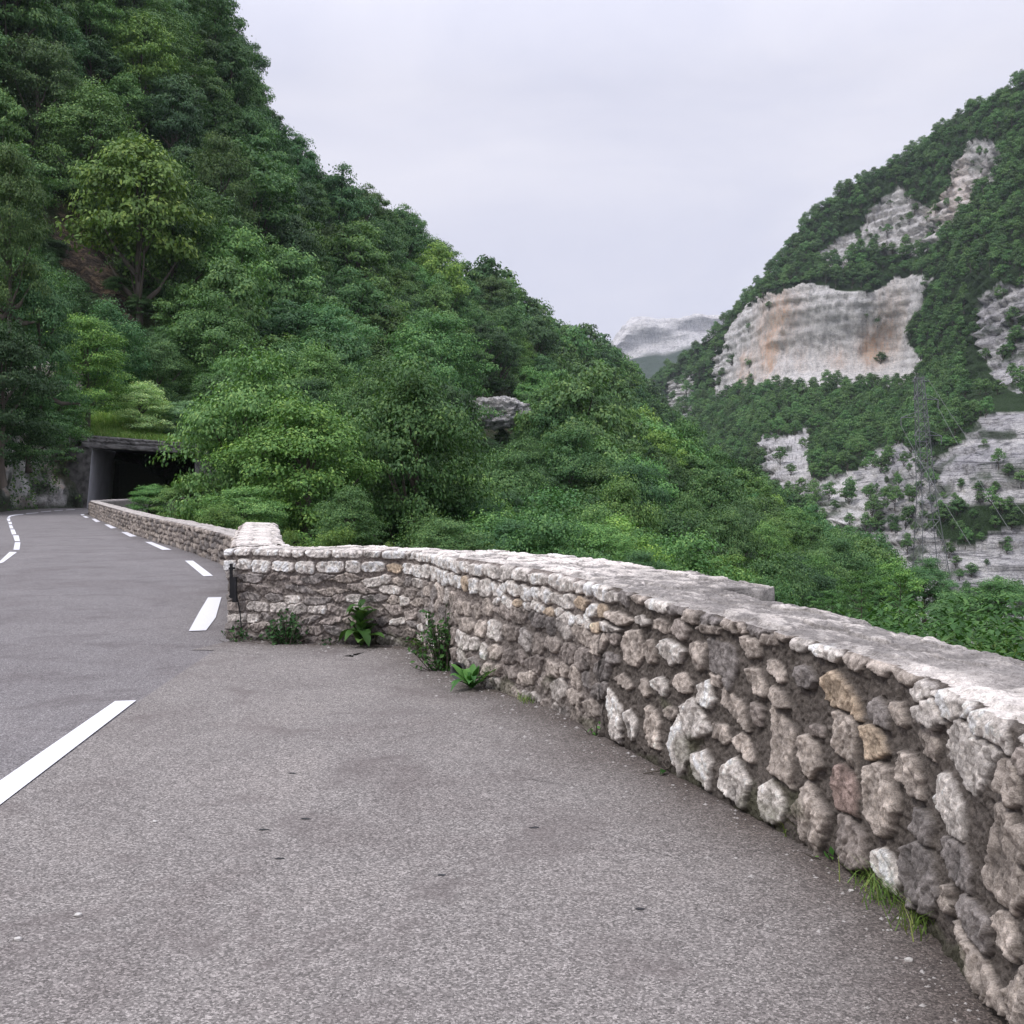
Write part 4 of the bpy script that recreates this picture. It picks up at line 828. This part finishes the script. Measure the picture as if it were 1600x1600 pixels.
# visible share of each crown through a coarse depth buffer
x, y, f = proj(TP+np.c_[np.zeros((n, 2)), hgt*.55]); pr = rad*1600/f
buf = np.full((400, 400), -1, np.int32); zb_ = np.full((400, 400), 1e9)
yy, xx = np.mgrid[0:400, 0:400]*4+2
for b in BLK:
    bx_, by_, bf = proj(np.array([[b[0], b[1], b[3]+b[4]*.5]])); r0 = b[2]*1600/bf[0]; h0 = b[4]*.5*1600/bf[0]
    m = ((xx-bx_[0])/r0)**2+((yy-by_[0])/h0)**2 < .8; m &= zb_ > bf[0]; zb_[m] = bf[0]
for k in np.argsort(f):
    x0, x1, y0, y1 = int((x[k]-pr[k])//4), int((x[k]+pr[k])//4)+1, int((y[k]-pr[k]*1.2)//4), int((y[k]+pr[k]*1.2)//4)+1
    x0, y0 = max(x0, 0), max(y0, 0); x1, y1 = min(x1, 400), min(y1, 400)
    if x1 <= x0 or y1 <= y0: continue
    s = (slice(y0, y1), slice(x0, x1)); m = ((xx[s]-x[k])/pr[k])**2+((yy[s]-y[k])/(pr[k]*1.15))**2 < 1
    m &= zb_[s] > f[k]; zb_[s] = np.where(m, f[k], zb_[s]); buf[s] = np.where(m, k, buf[s])
vis = np.bincount(buf[buf >= 0], minlength=n)
order = np.argsort(-vis); NIND = 300-sum(1 for q in NEAR if q[7] == 'tree')
ind = set(order[:NIND].tolist()); tints = [None, None, LG, (1.12, 1.1, .95), BL, DK, (.9, 1, 1), None, (1.2, 1.2, 1.1), LG, (1.5, 1.35, .9)]
GL = {0: ('broad leafed tree packed among others on the steep left mountainside', 'trees covering the left mountainside'),
      1: ('broad leafed tree among the dense woods of the spur behind the wall', 'trees on the spur behind the wall'),
      2: ('tree high up on the left mountainside close under the skyline', 'trees near the left skyline')}
rest = []
LM = [(q[0], (q[1]+q[2])/2, q[7], s_) for q, s_ in zip(NEAR, [q[8] for q in NEAR])]
SHORT = {0: 'the biggest rounded tree', 13: 'the open blue green tree', 16: 'the bright spreading tree', 24: 'the tallest slender tree', 25: 'the dark upright tree', 26: 'the very wide round tree', 27: 'the round blue green tree', 28: 'the fresh yellow green tree', 29: 'the layered tree', 30: 'the yellowest tree', 37: 'the great domed tree', 38: 'the tall domed tree', 41: 'the top light crown', 22: 'the bright round spur tree', 21: 'the wall step tree', 23: 'the dark tree ending the spur', 11: 'the pale roof bush'}
LMK = [(NEAR[i][0], (NEAR[i][1]+min(NEAR[i][2], 880))/2, v) for i, v in SHORT.items()]+[(780, 645, 'the pale rock outcrop'), (120, 390, 'the brown broken crag'), (560, 300, 'the mid skyline'), (790, 425, 'the skyline shoulder'), (940, 560, 'the skyline low end'), (1100, 720, 'the top of the spur')]
used = {}
def tree_label(cx_, cy_, tt, sz):
    dd = [((cx_-a)**2+(cy_-b)**2, i) for i, (a, b, _) in enumerate(LMK)]; i = min(dd)[1]; a, b, nm = LMK[i]; dx, dy = cx_-a, cy_-b
    dist = 'just' if min(dd)[0] < 60**2 else 'well'
    dr = ('above' if dy < 0 else 'below') if abs(dy) > 2*abs(dx) else (('left of' if dx < 0 else 'right of') if abs(dx) > 2*abs(dy) else ('up' if dy < 0 else 'down')+(' and left of' if dx < 0 else ' and right of'))
    tw = {None: 'mid green', LG: 'light green', BL: 'blue green', DK: 'dark green', YG: 'yellow green'}.get(tt, 'grey green' if tt and tt[0] < 1 else 'soft green')
    sw = 'large' if sz > 75 else ('middling' if sz > 42 else 'small')
    base = f'{sw} {tw} tree {dist} {dr} {nm}'
    if len(base.split()) > 13: base = base.replace(sw+' ', '', 1)
    if len(base.split()) > 13: base = base.replace(dist+' ', '', 1)
    return base
def short(l):
    for w_ in ('small ', 'middling ', 'large ', ' just', ' well'):
        if len(l.split()) > 16: l = l.replace(w_, '', 1)
    return l
def ind_tint(k): return tints[(k*7919) % 97 % len(tints)]
base_l = {k: tree_label(x[k], y[k], ind_tint(k), 2*pr[k]) for k in ind}; same = {}
for k in ind: same.setdefault(base_l[k], []).append(k)
for bl_, ks in same.items():
    if len(ks) > 1:
        for q_, k in enumerate(sorted(ks, key=lambda k: x[k])): base_l[k] = bl_+(', the left one' if q_ == 0 else ', the right one' if q_ == len(ks)-1 else ', the middle one' if len(ks) == 3 else ', '+['', 'second', 'third', 'fourth', 'fifth', 'sixth', 'seventh', 'eighth'][min(q_, 7)]+' from left')
for k in range(n):
    if k in ind:
        g = 1 if reg[k] else (2 if y[k] < np.interp(x[k], [0, 380, 560, 790, 950], [-60, 100, 380, 480, 620]) and x[k] > 300 else 0)
        key = ('hi', k % 4) if f[k] < 115 else (('mid', k % 5) if f[k] < 330 else ('lo', k % 5))
        tt = ind_tint(k)
        plant_tree(key, *TP[k], rad[k], hgt[k], rg.uniform(0, 6.28), 'tree', short(base_l[k]), 'tree', GL[g][1], tt)
    else: rest.append(k)
def forest(name, P, rad, hgt, kinds, label, seed):
    rg = np.random.default_rng(seed); n = len(P); me = bpy.data.meshes.new(name); me.vertices.add(n); me.vertices.foreach_set('co', P.astype(np.float32).ravel())
    a = me.attributes.new('sc', 'FLOAT_VECTOR', 'POINT'); a.data.foreach_set('vector', np.c_[rad, rad, hgt].astype(np.float32).ravel())
    a = me.attributes.new('rot', 'FLOAT_VECTOR', 'POINT'); a.data.foreach_set('vector', np.c_[rg.normal(size=n)*.05, rg.normal(size=n)*.05, rg.uniform(0, 6.28, n)].astype(np.float32).ravel())
    a = me.attributes.new('kind_id', 'INT', 'POINT'); a.data.foreach_set('value', rg.integers(0, len(kinds), n).astype(np.int32))
    o = bpy.data.objects.new(name, me); COL.objects.link(o)
    ng = bpy.data.node_groups.new(name, 'GeometryNodeTree'); ng.interface.new_socket('Geometry', in_out='INPUT', socket_type='NodeSocketGeometry'); ng.interface.new_socket('Geometry', in_out='OUTPUT', socket_type='NodeSocketGeometry')
    gi = ng.nodes.new('NodeGroupInput'); go = ng.nodes.new('NodeGroupOutput'); jn = ng.nodes.new('GeometryNodeJoinGeometry')
    def na(nm, ty): q = ng.nodes.new('GeometryNodeInputNamedAttribute'); q.data_type = ty; q.inputs[0].default_value = nm; return q.outputs[0]
    s_, r_, k_ = na('sc', 'FLOAT_VECTOR'), na('rot', 'FLOAT_VECTOR'), na('kind_id', 'INT')
    for i, src in enumerate(kinds):
        oi = ng.nodes.new('GeometryNodeObjectInfo'); oi.inputs['Object'].default_value = src; oi.inputs['As Instance'].default_value = True; oi.transform_space = 'ORIGINAL'
        cp = ng.nodes.new('FunctionNodeCompare'); cp.data_type = 'INT'; cp.operation = 'EQUAL'; ng.links.new(k_, cp.inputs[2]); cp.inputs[3].default_value = i
        ip = ng.nodes.new('GeometryNodeInstanceOnPoints'); ng.links.new(gi.outputs[0], ip.inputs['Points']); ng.links.new(cp.outputs[0], ip.inputs['Selection'])
        ng.links.new(oi.outputs['Geometry'], ip.inputs['Instance']); ng.links.new(r_, ip.inputs['Rotation']); ng.links.new(s_, ip.inputs['Scale']); ng.links.new(ip.outputs[0], jn.inputs[0])
    ng.links.new(jn.outputs[0], go.inputs[0]); md = o.modifiers.new('scatter', 'NODES'); md.node_group = ng
    tag(o, label, None, None, 'stuff'); return o
def first_of(me): return next(o for o in bpy.data.objects if o.data == me)
for i in range(5):      # make sure every light tree mesh stands somewhere as a real tree
    if not any(o.data == PR[('lo', i)][0] for o in bpy.data.objects):
        k = rest.pop(); plant_tree(('lo', i), *TP[k], rad[k], hgt[k], 1., 'tree', GL[0][0], 'tree', GL[0][1])
LOK = [first_of(PR[('lo', i)][0]) for i in range(5)]; MIDK = [first_of(PR[('mid', i)][0]) for i in range(5)]
rest = np.array(rest)
nr_ = f[rest] < 260
# undergrowth fills the ground between the crowns
pu, su = scatter(LH[10:], 14000, 5, lambda p, d: np.interp(d, [20, 60, 150, 400], [1.6, 1.9, 2.8, 4.5])); pu2, su2 = scatter(BS[8:], 5000, 6, lambda p, d: np.interp(d, [20, 60, 170], [1.5, 2.2, 3.4]))
PU = np.vstack([pu, pu2]); SU = np.r_[su, su2]; ok, x_, y_, f_ = inview(PU)
ok &= ~((np.interp(PU[:, 1], [0, 10.8, 17.2, 21.5, 26.8, 33.2, 45, 58, 66, 79.5, 95, 110], [0, -2.6, -4.4, -5.9, -8.5, -11.8, -17.5, -23.6, -25, -24.6, -23, -20]) > PU[:, 0]-2.6) & (PU[:, 1] < 90) & (PU[:, 2] < 4)); ok &= ~((PU[:, 0] > -38) & (PU[:, 0] < -17.5) & (PU[:, 1] > 60) & (PU[:, 1] < 88)) & ~inpoly(x_, y_, [(735, 615), (825, 640), (825, 710), (740, 700)]) & ~(inpoly(x_, y_, [(90, 340), (130, 340), (205, 530), (165, 545), (100, 420)]) & (rg.random(len(x_)) < .8))
ok &= ~((np.abs(x_-480) < 140) & (f_ < 44) & (f_ > 26))
PU, SU = PU[ok], SU[ok]
fa = np.concatenate([TP[rest][nr_], PU]); ra = np.r_[rad[rest][nr_], SU*.72]; ha = np.r_[hgt[rest][nr_], SU*rg.uniform(.9, 1.8, len(SU))]
nrm = np.linalg.norm(fa[:, :2], axis=1) < 260
forest('woodland', fa[nrm], ra[nrm], ha[nrm], MIDK, 'dense green undergrowth and trees filling the near mountainside', 8).color = (.55, .60, .60, 1)  # object colour darkened to stand in for shade between the crowns
fb_ = np.concatenate([TP[rest][~nr_], fa[~nrm]]); forest('hill_forest', fb_, np.r_[rad[rest][~nr_], ra[~nrm]], np.r_[hgt[rest][~nr_], ha[~nrm]], LOK, 'dense forest on the upper left mountainside', 9)
# right mountain forest
wood = (~rock).astype(float); wood[rock & ~main] = .008; wood[rock & (fbm(RS*np.array([.035, .035, .07]), 4, 111, .6) > .16) & ~main] = 1.; wood[inpoly(X_, Y_, S2) | inpoly(X_, Y_, S3) | inpoly(X_, Y_, LO1)] = .02; wood[inpoly(X_, Y_, UP) & rock & (fbm(RS*.03, 4, 112) < .36)] = .03; wood[inpoly(px, py, [(1500, 425), (1700, 400), (1700, 650), (1500, 640)]) & (gn > -.3)] = .015; wood[inpoly(X_, Y_, LO3) & (gn > -.1)] = .05; wood[main] = .004; wood[LO2 and (inpoly(px, py, LO2) & (py > 775) & (py < 830))] = 5.
wood[inpoly(px, py, LO2) & (py > 778) & (py < 828)] = 5.
pm, sm_ = scatter(RSd[40:], 26000, 3, lambda p, d: np.interp(d, [350, 900, 1400], [4.6, 6.6, 9]), wood[40:]); ok, x_, y_, f_ = inview(pm, 20); pm, sm_ = pm[ok], sm_[ok]
onrock = inpoly(*proj(pm)[:2], LO2) | inpoly(*proj(pm)[:2], UP)
rm = sm_*rg.uniform(.5, .95, len(pm))*np.where(onrock, rg.uniform(.4, 1., len(pm)), 1); hm = rm*rg.uniform(1.7, 3.0, len(pm)); forest('mountain_forest', pm-np.array([0, 0, .6]), rm, hm, LOK, 'dark forest clinging to ledges and top of the limestone mountain', 10)
print('trees left', n, 'indiv', len(ind), 'rest', len(rest), 'under', len(PU), 'mount', len(pm))
# ------------------------------------------------------------------ rock outcrop on the slope
def boulder(name, c, d, seed, m, label, cat, group=None, att=True, k=40):
    u = np.linspace(0, 2*math.pi, k*2); v = np.linspace(0, math.pi, k); U, V = np.meshgrid(u, v); n = P3(np.sin(V)*np.cos(U), np.sin(V)*np.sin(U), -np.cos(V))
    n = np.sign(n)*np.abs(n)**.7; r = 1+.5*fbm(n*1.7, 5, seed, .6)+.2*(1-2*np.abs(fbm(n*4, 4, seed+1)))
    P = n*r[..., None]*np.array(d)*.5; o = mk(name, P, gridF(k, 2*k), m, None, True, {'green': np.clip(sstep(.15, .5, fbm(P, 3, 4)), 0, 1).ravel()*.8 if att else 0*U.ravel(), 'ochre': 0*U.ravel()}); o.location = c
    return tag(o, label, cat, group)
c = PT(780, 646, 192); boulder('rock_outcrop', c, (9.5, 7, 5), 4, M['cliff'], 'pale grey rock outcrop showing between trees on the left slope', 'rock')
# ------------------------------------------------------------------ pylon and cables
base_ = PT(1456, 922, 150); top_ = PT(1436, 590, 150); hP = top_[2]-base_[2]
py_ = tag(empty('lattice_pylon', tuple(base_)), 'tall grey steel lattice pylon in front of the right-hand cliffs', 'pylon')
def wid(z): return np.interp(z/hP, [0, .42, 1], [4.3, 2.1, 1.0])/2
leanx = (top_[0]-base_[0])/hP
def cor(i, z): sx, sy = ((-1, -1), (1, -1), (1, 1), (-1, 1))[i % 4]; return np.array([sx*wid(z)+leanx*z, sy*wid(z), z])
for i in range(4):
    mb = MB(); mb.tube([cor(i, z) for z in np.linspace(0, hP, 8)], .06, 4); mb.build('leg', M['steel'], py_)
mb = MB(); z = 0; lv = [0]
while z < hP: z += max(1.2, wid(z)*1.9); lv.append(min(z, hP))
for a, b in zip(lv[:-1], lv[1:]):
    for i in range(4):
        mb.tube([cor(i, a), cor(i+1, b)], .026, 4); mb.tube([cor(i+1, a), cor(i, b)], .026, 4); mb.tube([cor(i, b), cor(i+1, b)], .026, 4)
mb.build('bracing', M['steel'], py_)
ARM = []
for zf, l0, l1 in ((.985, .5, 1.0), (.90, .5, 2.0), (.815, 2.3, .5), (.73, .5, 2.0)):
    z = zf*hP; o = leanx*z; mb = MB()
    for sgn, l in ((-1, l0), (1, l1)):
        for yy_ in (-.35, .35): mb.tube([(o+sgn*wid(z)*.8, yy_, z), (o+sgn*(wid(z)+l), 0, z-.1)], .045, 4)
        mb.tube([(o+sgn*wid(z)*.8, 0, z+.8), (o+sgn*(wid(z)+l), 0, z-.1)], .04, 4)
        e_ = np.array([o+sgn*(wid(z)+l), 0, z-.1]); ARM.append(e_)
    mb.build('cross_arm', M['steel'], py_)
for e_ in (ARM[3], ARM[4], ARM[7]):
    mb = MB(); zz = np.linspace(0, 1.1, 12); mb.tube(np.c_[0*zz+e_[0], 0*zz+e_[1], e_[2]-zz], np.where(np.arange(12) % 2, .10, .05), 8); mb.build('insulator', M['steel'], py_)
CB = [(ARM[1]+base_, PT(1720, 945, 105), 'overhead cable from the top arm of the pylon sloping down right'), (ARM[3]+base_-[0, 0, 1.1], PT(1690, 990, 100), 'overhead cable from the middle arm of the pylon'), (ARM[4]+base_-[0, 0, 1.1], PT(1640, 1030, 95), 'overhead cable from the long left arm of the pylon')]
for a, b, lb in CB:
    t = np.linspace(0, 1, 30)[:, None]; P = a*(1-t)+b*t; P[:, 2] -= (4*t*(1-t))[:, 0]*1.2; mb = MB(); mb.tube(P, .018, 5); tag(mb.build('cable', M['wire']), lb, 'cable')
# ------------------------------------------------------------------ bank growth behind the wall
rg = np.random.default_rng(55)
def on_bank(n, t0, t1, o0, o1):
    t = rg.uniform(t0, t1, n); o = rg.uniform(o0, o1, n); i = t*(len(bk)-1); j = np.arange(len(bk))
    tb = np.stack([np.interp(i, j, bk[:, k])+np.interp(i, j, nb_[:, k])*o for k in (0, 1)], 1)
    z = np.interp(o, o_, z_); z = z-np.clip(.66-t, 0, .3)/.3*.5-np.clip(.62-t, 0, 1)*np.minimum(o, 6)*1.1*(o > .8); return np.c_[tb, z], t, o
def nettles(n, t0, t1, o0, o1, hmin, hmax, leaf):
    P, t, o = on_bank(n, t0, t1, o0, o1); Vs, Fs, Rs, off = [], [], [], 0; LP, LN = [], []
    for p, oo in zip(P, o):
        h = rg.uniform(hmin, hmax); ln = rg.normal(size=2)*.12; k = int(h/.045)
        for q in range(k):
            f_ = (q+1)/k; c = p+np.array([ln[0]*f_, ln[1]*f_, h*f_])
            for s_ in range(2):
                a = q*1.57+s_*math.pi+rg.uniform(-.5, .5); dr = np.array([math.cos(a), math.sin(a), rg.uniform(-.5, .25)]); l = leaf*rg.uniform(.6, 1.2)*(1.1-.5*f_)
                LP.append((c, dr, l))
    c = np.array([x[0] for x in LP]); dr = np.array([x[1] for x in LP]); l = np.array([x[2] for x in LP])[:, None]
    dr /= np.linalg.norm(dr, axis=1)[:, None]; sd_ = np.cross(dr, [0, 0, 1.]); sd_ /= np.linalg.norm(sd_, axis=1)[:, None]
    dn = np.array([0, 0, 1.])
    V = np.stack([c, c+dr*l*.45+sd_*l*.26-dn*l*.02, c+dr*l-dn*l*.28, c+dr*l*.45-sd_*l*.26-dn*l*.02], 1).reshape(-1, 3)
    return V, np.arange(len(c))[:, None]*4+np.arange(4)[None], np.repeat(rg.random(len(c)), 4)
V, F, rn = nettles(3000, .50, .93, .3, 5.5, .2, .62, .10)
tag(mk('nettle_bed', V, F, M['weed'], None, False, {'rnd': rn}), kind='stuff')
V, F, rn = nettles(900, .05, .50, .6, 3.5, .2, .55, .08)
tag(mk('undergrowth', V, F, M['weed'], None, False, {'rnd': rn}), kind='stuff')
P, t, o = on_bank(6000, .3, .95, .6, 4.5); V, F, rn = blades(rg, P, 1, .35, .012, lean=.6); tag(mk('bank_grass', V, F, M['grass'], None, True, {'rnd': rn}), kind='stuff')
# ivy and ferns hanging on the roadside rock
P, a, b = pick(rg, Q, 26000); kp = (fbm(P*.5, 3, 120)+.55*(a-.45)+.25*(a > .75) > .0); P = P[kp]; V, F = leafquads(rg, P+np.array([.12, -.05, 0])+rg.normal(size=P.shape)*.12, rg.normal(size=P.shape)*.5+np.array([.7, -.3, .5]), .22)
tag(mk('ivy', V, F, M['leaf'], None, False, {'rnd': np.repeat(rg.random(len(P)), 4)}), kind='stuff')
# ------------------------------------------------------------------ weeds at the foot of the wall
def big_leaf(mb, rg, base, a, tilt, L_, w, droop, rn, seg=6):
    s = np.linspace(0, 1, seg+1); hz = np.cos(tilt)*s*L_*(1-.15*s); z = np.sin(tilt)*s*L_-droop*L_*s**2.2
    c = np.c_[base[0]+math.cos(a)*hz, base[1]+math.sin(a)*hz, np.maximum(base[2]+z, .012)]
    wd = w*np.sin(np.pi*np.clip(s*.93+.07, 0, 1))**.8*(1+.12*rg.normal(size=seg+1)); sd_ = np.array([-math.sin(a), math.cos(a), 0])
    Lf = c-sd_*wd[:, None]/2+np.array([0, 0, 1])*wd[:, None]*.16; Rt = c+sd_*wd[:, None]/2+np.array([0, 0, 1])*wd[:, None]*.16
    V = np.stack([Lf, c, Rt], 1).reshape(-1, 3); F = [[i*3+k, i*3+k+1, i*3+k+4, i*3+k+3] for i in range(seg) for k in (0, 1)]
    mb.add(V, F); rn.extend([rg.uniform(.1, .9)]*len(V))
def dock(name, loc, n, L_, w, h, label, seed, up=.6):
    rg = np.random.default_rng(seed); mb = MB(); rn = []
    root = tag(empty(name, loc), label, 'weed')
    for i in range(n):
        f_ = i/n; big_leaf(mb, rg, (rg.normal()*.01, rg.normal()*.01, h*f_*.95), i*2.4+rg.uniform(-.3, .3), rg.uniform(up-.45, up+.45)+.25*f_, L_*rg.uniform(.75, 1.15)*(1-.45*f_), w*(1-.3*f_)*rg.uniform(.8, 1.2), rg.uniform(.2, .75), rn)
    mk('leaves', np.vstack(mb.V), np.vstack(mb.F), M['weed'], root, True, {'rnd': np.array(rn)})
    ms = MB(); ms.tube([(0, 0, -.02), (.004, .003, h*.5), (0, 0, h)], [.009, .008, .005], 6); ms.build('stem', M['weed'], root, True); return root
dock('dock_plant', (G(570, 1004)[0], 10.18, 0), 26, .36, .125, .44, 'large fresh green dock plant with broad drooping leaves against the straight wall', 61)
dock('hart_tongue', (G(757, 1072)[0]-.1, G(757, 1072)[1]-.12, 0), 22, .42, .065, .04, 'clump of long strap leaves at the wall foot beside the drain', 63, .95)
def bushy(name, loc, n, w, h, dp, leaf, label, seed, m='weed', tint=None, cat='weed'):
    rg = np.random.default_rng(seed); root = tag(empty(name, loc), label, cat); ms = MB(); LP = []
    for i in range(n):
        x = rg.normal()*w*.25; y = rg.normal()*dp*.25-abs(x)*.0; hh = h*rg.uniform(.25, 1)**1.2*(1-.8*min(1, abs(x)/w*1.3)); lx, ly = rg.normal(size=2)*.08*h+np.array([x*.5, 0])
        ms.tube([(x*.5, y*.5, -.02), (x+lx*.4, y+ly*.4, hh*.6), (x+lx, y+ly, hh)], [.004, .003, .0015], 4)
        for q in range(int(hh/.028)):
            f_ = rg.random()**.8; LP.append(np.array([x*(.5+.5*f_)+lx*f_, y*(.5+.5*f_)+ly*f_, hh*f_])+rg.normal(size=3)*leaf*.35)
    P = np.array(LP); P[:, 2] = np.maximum(P[:, 2], .015); V, F = leafquads(rg, P, rg.normal(size=P.shape)*.6+np.array([-.1, -.4, .7]), leaf, .6); o = mk('leaves', V, F, M[m], root, False, {'rnd': np.repeat(rg.random(len(P)), 4)})
    if tint: o.color = (*tint, 1)
    ms.build('stems', M['bark'], root, True); return root
DKW = (.6, .62, .8)
bushy('nettle_plant', (G(452, 1003)[0], 10.33, 0), 60, .42, .40, .14, .05, 'dark nettle clump at the wall foot left of the broad leafed plant', 71, tint=DKW)
bushy('bramble', (G(377, 1000)[0]+.02, 10.5, 0), 16, .28, .26, .15, .045, 'sparse dark weed under the black bracket at the wall end', 72, tint=DKW)
bushy('weed_tuft', (G(513, 1006)[0], 10.25, 0), 12, .2, .12, .1, .04, 'tiny sprig of weed between the nettle clump and the broad leafed plant', 73, tint=DKW)
bx0 = G(700, 1052); bushy('creeper', (bx0[0]-.05, bx0[1]+.12, 0), 75, .36, .62, .16, .045, 'tall dark creeper climbing the inner bend of the wall', 74, tint=(.75, .85, .8), cat='creeper')
bushy('creeper', (G(668, 1022)[0]-.05, 9.75, 0), 20, .3, .26, .16, .045, 'low yellowish creeper at the left foot of the tall creeper', 75, tint=(1.1, 1., .7), cat='creeper')
def tuft(loc, n, h, seed, label):
    rg = np.random.default_rng(seed); P = np.c_[rg.normal(size=(n, 2))*.05, np.zeros(n)]; V, F, rn = blades(rg, P, 1, h, .005, lean=.9); o = mk('grass_tuft', V, F, M['grass'], None, True, {'rnd': rn}); o.location = loc; tag(o, label, 'grass tuft')
for (x_, y_, n_, h_, lb) in ((1243, 1306, 60, .10, 'short dry grass tuft at the wall foot, farthest of the right-hand tufts'), (1395, 1412, 90, .12, 'tallest grass tuft at the foot of the near wall'), (1438, 1452, 80, .11, 'nearest grass tuft at the wall foot beside the bottom right corner'), (825, 1098, 50, .07, 'thin grass wisp at the foot of the curved wall middle'), (1365, 1388, 60, .10, 'small grass tuft just behind the tallest tuft')):
    g_ = G(x_, y_); tuft((g_[0], g_[1], 0), n_, h_, x_, lb)
bushy('weed_tuft', (*G(1312, 1345)[:2], 0), 12, .24, .09, .06, .035, 'low leafy weed creeping along the near wall foot', 81, tint=(1, 1, .8)); bushy('weed_tuft', (*G(932, 1150)[:2], 0), 10, .14, .15, .06, .03, 'little green weed at the vertical seam of the wall', 82)
# ------------------------------------------------------------------ small things
bp = PT(364, 915, 10.66); br_ = tag(empty('steel_bracket', (bp[0], bp[1]-.06, 0)), 'narrow black steel bracket fixed upright on the wall end', 'bracket')
mb = MB(); mb.box((0, 0, .62), (.028, .03, .36)); mb.build('bar', M['black'], br_)
mb = MB(); mb.box((.035, .0, .53), (.045, .04, .26)); mb.build('latch_box', M['black'], br_)
mb = MB(); mb.tube([(.05, 0, .5), (.085, .01, .3), (.11, .0, .02)], .007, 5); mb.build('rod', M['black'], br_)
for z in (.46, .75): mb = MB(); mb.box((0, .03, z), (.06, .05, .02)); mb.build('mounting_lug', M['black'], br_)
dp = G(727, 1062); dr_ = MB(); an = np.linspace(0, 2*math.pi, 25)
d_ = np.array([.55, .83, 0]); V = []
for rr2, off in ((.075, 0), (.055, 0), (.055, .25)):
    V.append(np.c_[dp[0]-.06+np.cos(an)*rr2*.83+d_[0]*off, dp[1]-.04-np.cos(an)*rr2*.55+d_[1]*off, .08+np.sin(an)*rr2])
tag(mk('drain_pipe', np.array(V), gridF(3, 25), simple('pipe_clay', (.10, .10, .10)), None, True), 'dark round drain opening at the foot of the wall bend', 'drain')
tg = G(1030, 1212); mb = MB()
mb.tube([tg+[-.09, .0, .012], tg+[-.02, .01, .02], tg+[.05, .03, .03], tg+[.1, .1, .035]], [.003, .004, .005, .003], 5); mb.tube([tg+[-.02, .01, .02], tg+[-.08, .06, .02]], [.003, .002], 5); mb.tube([tg+[.05, .03, .03], tg+[.03, .08, .05]], [.003, .002], 5)
mb.tube([tg+[.02, .02, .022], tg+[.0, -.05, .015]], [.003, .0015], 5)
tag(mb.build('twig', M['bark'], None, True), 'thin brown broken twig lying on the asphalt by the wall', 'twig')
tag(mk('dead_leaf', [tuple(tg+np.array(q)) for q in ((.0, -.03, .012), (.03, -.02, .03), (.045, .02, .02), (.01, .02, .035))], [[0, 1, 2, 3]], M['weed'], None, False, {'rnd': np.full(4, .3)}), 'curled green leaf caught on the broken twig', 'leaf')
# grit and pebbles strewn near the wall foot
s_, C_, Nf_ = resamp(WPTS, .01)[0], resamp(WPTS, .01)[1], None
rg = np.random.default_rng(91); n = 2600; i = rg.integers(60, len(C_)-1, n); tn = np.gradient(C_, axis=0)[i]; tn /= np.linalg.norm(tn, axis=1)[:, None]
off = rg.exponential(.28, n)+.03; c = C_[i]+np.c_[tn[:, 1], -tn[:, 0]]*off[:, None]; sz = rg.exponential(.0030, n)+.0018
oc = np.array([[1, 0, 0], [0, 1, 0], [-1, 0, 0], [0, -1, 0], [0, 0, .6], [0, 0, -.5]]); V = np.c_[c, np.full(n, .005)][:, None]+oc[None]*sz[:, None, None]*rg.uniform(.6, 1.3, (n, 6, 1))
Ft = np.array([[0, 1, 4], [1, 2, 4], [2, 3, 4], [3, 0, 4]]); F = (np.arange(n)[:, None, None]*6+Ft[None]).reshape(-1, 3)
tag(mk('grit', V.reshape(-1, 3), F, simple('grit_stone', (.38, .36, .34), ns=40), None, False), kind='stuff')
for k_, (x_, y_, sz_, lb) in enumerate(((1420, 1504, .013, 'largest white pebble on the asphalt near the wall at bottom right'), (1330, 1395, .009, 'small white pebble near the grass tufts on the asphalt'), (122, 1433, .012, 'white pebble lying alone on the lay-by asphalt at left'), (28, 1471, .012, 'pale pebble by the left picture edge on the asphalt'), (242, 1286, .009, 'tiny white pebble below the long white line'))):
    g_ = G(x_, y_); o = boulder('pebble', (g_[0], g_[1], .009), (sz_*2, sz_*1.4, sz_), 40+k_, simple('pebble_stone', (.55, .53, .5), ns=30), lb, 'pebble', att=False, k=10)
for k_, (x_, y_) in enumerate(((412, 1296), (690, 1367), (477, 1279), (438, 1341), (457, 1208), (835, 1293), (1000, 1420))):
    g_ = G(x_, y_, .006); r_ = random.Random(k_); pl_ = [(g_[0]+math.cos(a)*r_.uniform(.008, .022)*1.4, g_[1]+math.sin(a)*r_.uniform(.006, .016)) for a in np.linspace(0, 6.0, 9)]
    sheet('tar_spot', pl_, .0065, M['black'])
# ------------------------------------------------------------------ haze
mh = bpy.data.materials.new('haze'); mh.use_nodes = True; t = mh.node_tree; t.nodes.clear(); ov = t.nodes.new('ShaderNodeOutputMaterial'); pv = t.nodes.new('ShaderNodeVolumePrincipled')
pv.inputs['Color'].default_value = (.80, .87, 1, 1); pv.inputs['Density'].default_value = HAZE; pv.inputs['Anisotropy'].default_value = .2; L(t, pv.outputs[0], ov.inputs['Volume'])
if HAZE > 0:
    mb = MB(); mb.box((0, 2000, 420), (9000, 7000, 1032)); hz = mb.build('haze', mh); tag(hz, kind='stuff')
